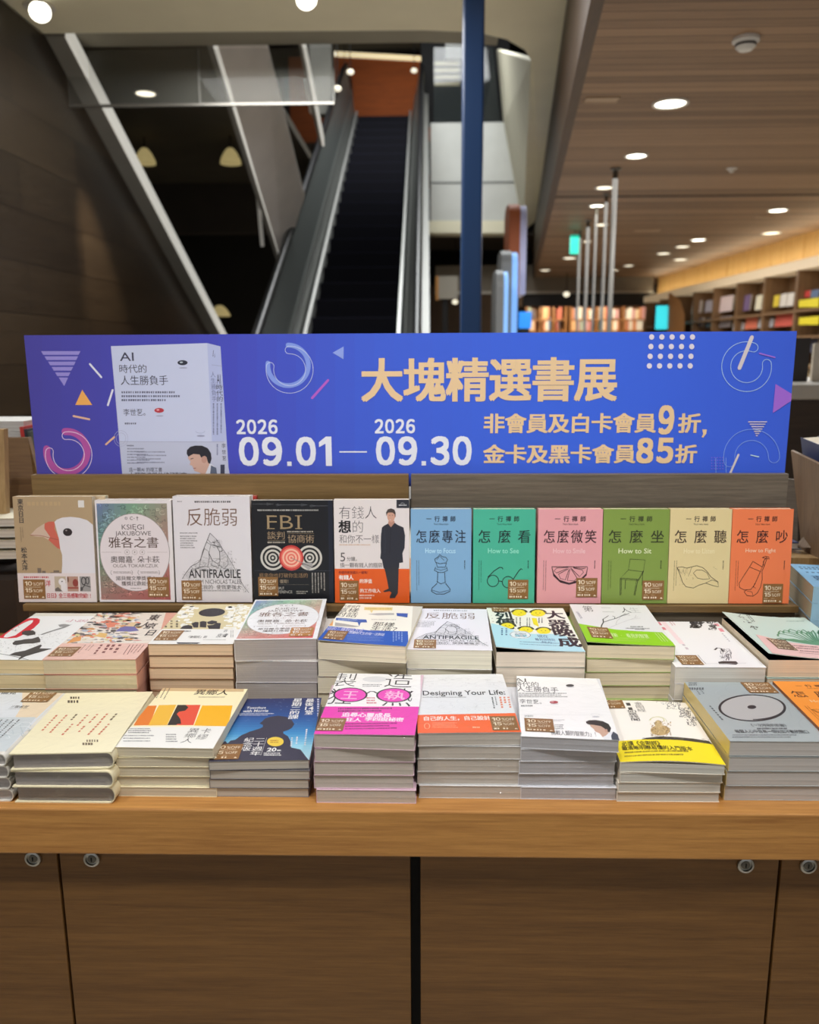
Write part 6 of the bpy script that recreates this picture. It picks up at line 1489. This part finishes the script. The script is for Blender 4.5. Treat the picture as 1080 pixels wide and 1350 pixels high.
MB().box((-.9, -.02, -lx.location.z+TZ+.0005), (.012, .30, -.05)).build('base_box', mat('dark_brown', (44, 34, 26), .7), lx)
p0_ = on_y(0, 700, 1.80)
for k in range(4):
    a, b = on_y(-80, 697+k*16, 1.80-.004*k), on_y(25.5-k*.4, 684+k*15, 1.80-.004*k)
    d_ = b-a; t_ = .020
    o = empty('magazine', (b.x-.22, a.y, TZ+.30-.0)); 
    o.location = (b.x-.20, 1.80, b.z-.021+.0); o.rotation_euler = (0, 0, math.radians(5))
    tag(o, f'pale magazine lying in the pile at the left edge, {ORD[k]}', 'magazine', 'pale magazines piled at the left edge')
    me = bbox_mesh('page_block', [((.001, .001, .0008), (.199, .13, .0182), lin((214, 208, 194), 1.1))]); me.materials.append(PAGES); link('page_block', me, o)
    me = bbox_mesh('cover', [((0, 0, 0), (.2, .131, .0008), lin((200, 196, 186))), ((0, 0, .0182), (.2, .131, .019), lin((226, 220, 196)))]); me.materials.append(INK); link('cover', me, o)
low = on_y(0, 757, 1.80).z
o = box('magazine_shelf', (on_y(-80, 757, 1.8).x, 1.79, TZ), (on_y(25, 740, 1.8).x-.012, 1.95, low-.012), mat('dark_brown', (44, 34, 26), .7)); tag(o, 'dark plinth under the pale magazines at the left edge', 'plinth')
zb_ = on_y(40, 628, 2.0).z
for i, (u, c, lab) in enumerate(((36.5, (206, 60, 56), 'red-topped dark book standing behind the left edge of the banner'), (41, (60, 62, 72), 'slim dark grey book second from the left banner edge'), (45, (78, 90, 84), 'slim green grey book at the left edge of the banner'))):
    a = on_y(u, 562+i*3, 2.1)
    o = empty('standing_book', (a.x, 2.08, zt_)); tag(o, lab, 'book', 'dark books standing beside the left end of the banner')
    hh = a.z-zt_
    MB().box((0, 0, 0), (.0095, .16, hh)).build('cover', mat('cover_%d_%d_%d' % ((40, 42, 52) if i == 0 else c), (40, 42, 52) if i == 0 else c, .45), o)
    if i == 0: MB().box((-.0004, -.0006, hh-.035), (.0099, .1604, hh+.0004)).build('red_head', mat('cover_206_60_56', (206, 60, 56), .45), o)
    o.rotation_euler = (0, math.radians(-3), 0)
a, b = on_y(-40, 580, 2.12), on_y(36, 556, 2.12)
for k in range(2):
    o = empty('white_book', (a.x, 2.10+k*.0, a.z+.026*k)); tag(o, ('upper' if k else 'lower')+' white book lying on the brown stand at the left edge', 'book', 'white books on the left stand')
    me = bbox_mesh('page_block', [((.001, .001, .001), (b.x-a.x-.001, .159, .024), lin((236, 234, 228)))]); me.materials.append(PAGES); link('page_block', me, o)
    me = bbox_mesh('cover', [((0, 0, 0), (b.x-a.x, .16, .001), lin((236, 236, 232))), ((0, 0, .024), (b.x-a.x, .16, .025), lin((244, 244, 240)))]); me.materials.append(INK); link('cover', me, o)
MB().slab([on_y(-40, 582, 2.09)+lo_, on_y(37, 579, 2.09)+lo_, on_y(37, 579, 2.28)+lo_, on_y(-40, 582, 2.28)+lo_], (0, 0, -.012)).build('top_shelf', brnm, lx)

# right edge
gb = wood('grey_board', (136, 110, 80), (104, 80, 56), 'z', .8, .5)
rx_ = empty('side_display', on_y(1060, 735, 1.86)); tag(rx_, 'grey brown wooden display stand at the right edge beside the banner', 'display stand')
ro_ = -Vector(rx_.location)
tl = on_y(1043, 594, 1.92); tr = on_z(1090, 617, tl.z-EYE.z); bl2 = on_y(1057, 724, 1.84); br2 = on_z(1106, 760, bl2.z-EYE.z)
q4(rx_, ro_, 'sloping_board', [tl, tr, br2, bl2], (.012, .014, 0), gb)
q4(rx_, ro_, 'bracket', [on_y(1050, 722, 1.82), on_y(1073, 722, 1.76), on_y(1072, 700, 1.80)], (0, .012, 0), gb)
q4(rx_, ro_, 'shelf_board', [on_y(1033, 735, 1.72), on_y(1130, 737, 1.72), on_y(1130, 718, 1.95), on_y(1033, 718, 1.95)], (0, 0, -.016), tanm)
shz = on_y(1060, 735, 1.72).z-.016
MB().slab([V(on_y(1036, 735, 1.74), TZ)+ro_, V(on_y(1130, 737, 1.74), TZ)+ro_, V(on_y(1130, 718, 1.93), TZ)+ro_, V(on_y(1036, 718, 1.93), TZ)+ro_], (0, 0, shz-TZ)).build('base_box', MATS['dark_brown'], rx_)
upv = (tl-bl2).normalized(); d2 = tr-tl; nv = d2.cross(upv).normalized(); nv = nv if nv.x > 0 else -nv
o = empty('navy_book', tl+nv*.024-upv*.20); tag(o, 'navy book standing behind the sloping board at the right edge', 'book')
def nslab(nm, a0, a1, h0, h1, m_, ins=0.0):
    c = lambda s_, h: d2*s_+upv*h+nv*a0
    me_o = MB().slab([c(ins, h0), c(1-ins, h0), c(1-ins, h1), c(ins, h1)], nv*(a1-a0)).build(nm, m_, o)
nslab('cover', 0, .0015, 0, .230, mat('navy_cover', (52, 64, 104), .45)); nslab('cover', .038, .0395, 0, .230, mat('navy_cover', (52, 64, 104), .45))
nslab('page_block', .0016, .0379, .001, .228, mat('page_cream', (214, 204, 184), .8), .01)
o = empty('navy_lying_book', on_y(1036, 712, 1.80)); o.location.z = on_y(1060, 735, 1.72).z+.0006; tag(o, 'navy and white book lying on the right stand beside the orange boxing glove book', 'book')
me = bbox_mesh('cover', [((0, 0, 0), (.03, .1, .001), lin((220, 220, 220))), ((0, 0, .012), (.03, .1, .014), lin((50, 64, 110)))]); me.materials.append(INK); link('cover', me, o)
me = bbox_mesh('page_block', [((.001, .001, .001), (.029, .099, .012), lin((220, 216, 206)))]); me.materials.append(PAGES); link('page_block', me, o)
q4(rx_, ro_, 'back_board', [on_y(1010, 628, 2.0), on_y(1052, 633, 2.0), on_y(1052, 722, 1.97), on_y(1010, 722, 1.97)], (0, .015, 0), oakp_dim)
lc = empty('low_cabinet', (on_y(1040, 520, 3.0).x, 3.0, 0)); tag(lc, 'low dark cabinet with a thick pale top standing right of the banner', 'cabinet')
za, zb2 = on_y(1065, 527, 3.0).z, on_y(1065, 507, 3.0).z
MB().box((-.2, .02, 0), (2.2, .8, za)).build('body', wood('low_cabinet_wood', (72, 54, 38), (50, 36, 24), 'x', .8, .5), lc)
MB().box((-.22, 0, za), (2.22, .82, zb2), .006).build('top_board', plaster('pale_top', (206, 204, 196), .03, .4), lc)
for x_ in (.36, .96, 1.56): MB().box((x_-.003, .012, .08), (x_+.003, .0205, za-.02)).build('door_gap', blackm, lc)
for x_, w_, hh_, c_3, lab in ((.10, .10, .17, (52, 44, 42), 'dark brown book standing on the low cabinet beside the banner edge'), (.22, .09, .15, (216, 206, 190), 'cream book standing on the low cabinet right of the banner')):
    o = empty('display_book', lc.location+Vector((x_, .30, zb2+.0005))); tag(o, lab, 'book', 'books standing on the low cabinet')
    MB().box((0, 0, 0), (w_, .004, hh_)).build('cover', mat('cover_%d_%d_%d' % c_3, c_3, .5), o); MB().box((.003, .0042, .002), (w_-.003, .028, hh_-.003)).build('page_block', mat('page_cream', (214, 204, 184), .8), o)
zt3 = on_y(1073, 773, 1.50).z
f0 = on_y(1073, 773, 1.50); bk = on_z(1041, 743, zt3-H)
nb = 6; tt = (zt3-TZ)/nb; dd = Vector((bk.x-f0.x, bk.y-f0.y, 0)); yaw = math.atan2(dd.y, dd.x)-math.pi/2
for k in range(nb):
    o = empty('blue_book', (f0.x, f0.y, TZ+k*tt), yaw); tag(o, f'light blue book piled at the right edge, {ORD[nb-1-k]}', 'book', 'light blue books piled at the right edge')
    W_, D_ = .15, min(.215, dd.length)
    me = bbox_mesh('page_block', [((.0012, .001, .0008), (W_-.001, D_-.001, tt-.0013), lin((196, 186, 160)))]); me.materials.append(PAGES); link('page_block', me, o)
    me = bbox_mesh('cover', [((0, 0, 0), (W_, D_, .0008), lin((150, 186, 208))), ((0, 0, tt-.0013), (W_, D_, tt-.0005), lin((138, 186, 220))), ((.0, -.0004, 0), (W_, .0008, tt-.0006), lin((150, 190, 214)))])
    me.materials.append(INK); link('cover', me, o)
    if k == nb-1:
        A = Art(W_, D_, 1.0); A.units(); A.rect(0, 0, 100, A.hu, (138, 186, 220)); A.rows(8, 14, 60, 30, 2, (60, 90, 120), .6, 3); A.rows(10, 40, 70, 50, 1, (80, 110, 140), .6, 4); A.text('藍色', 10, 60, 60, 84, (50, 84, 120))
        me = A.mesh('cover', tt-.00045, name='printed_title'); me.materials.append(INK); link('printed_title', me, o)
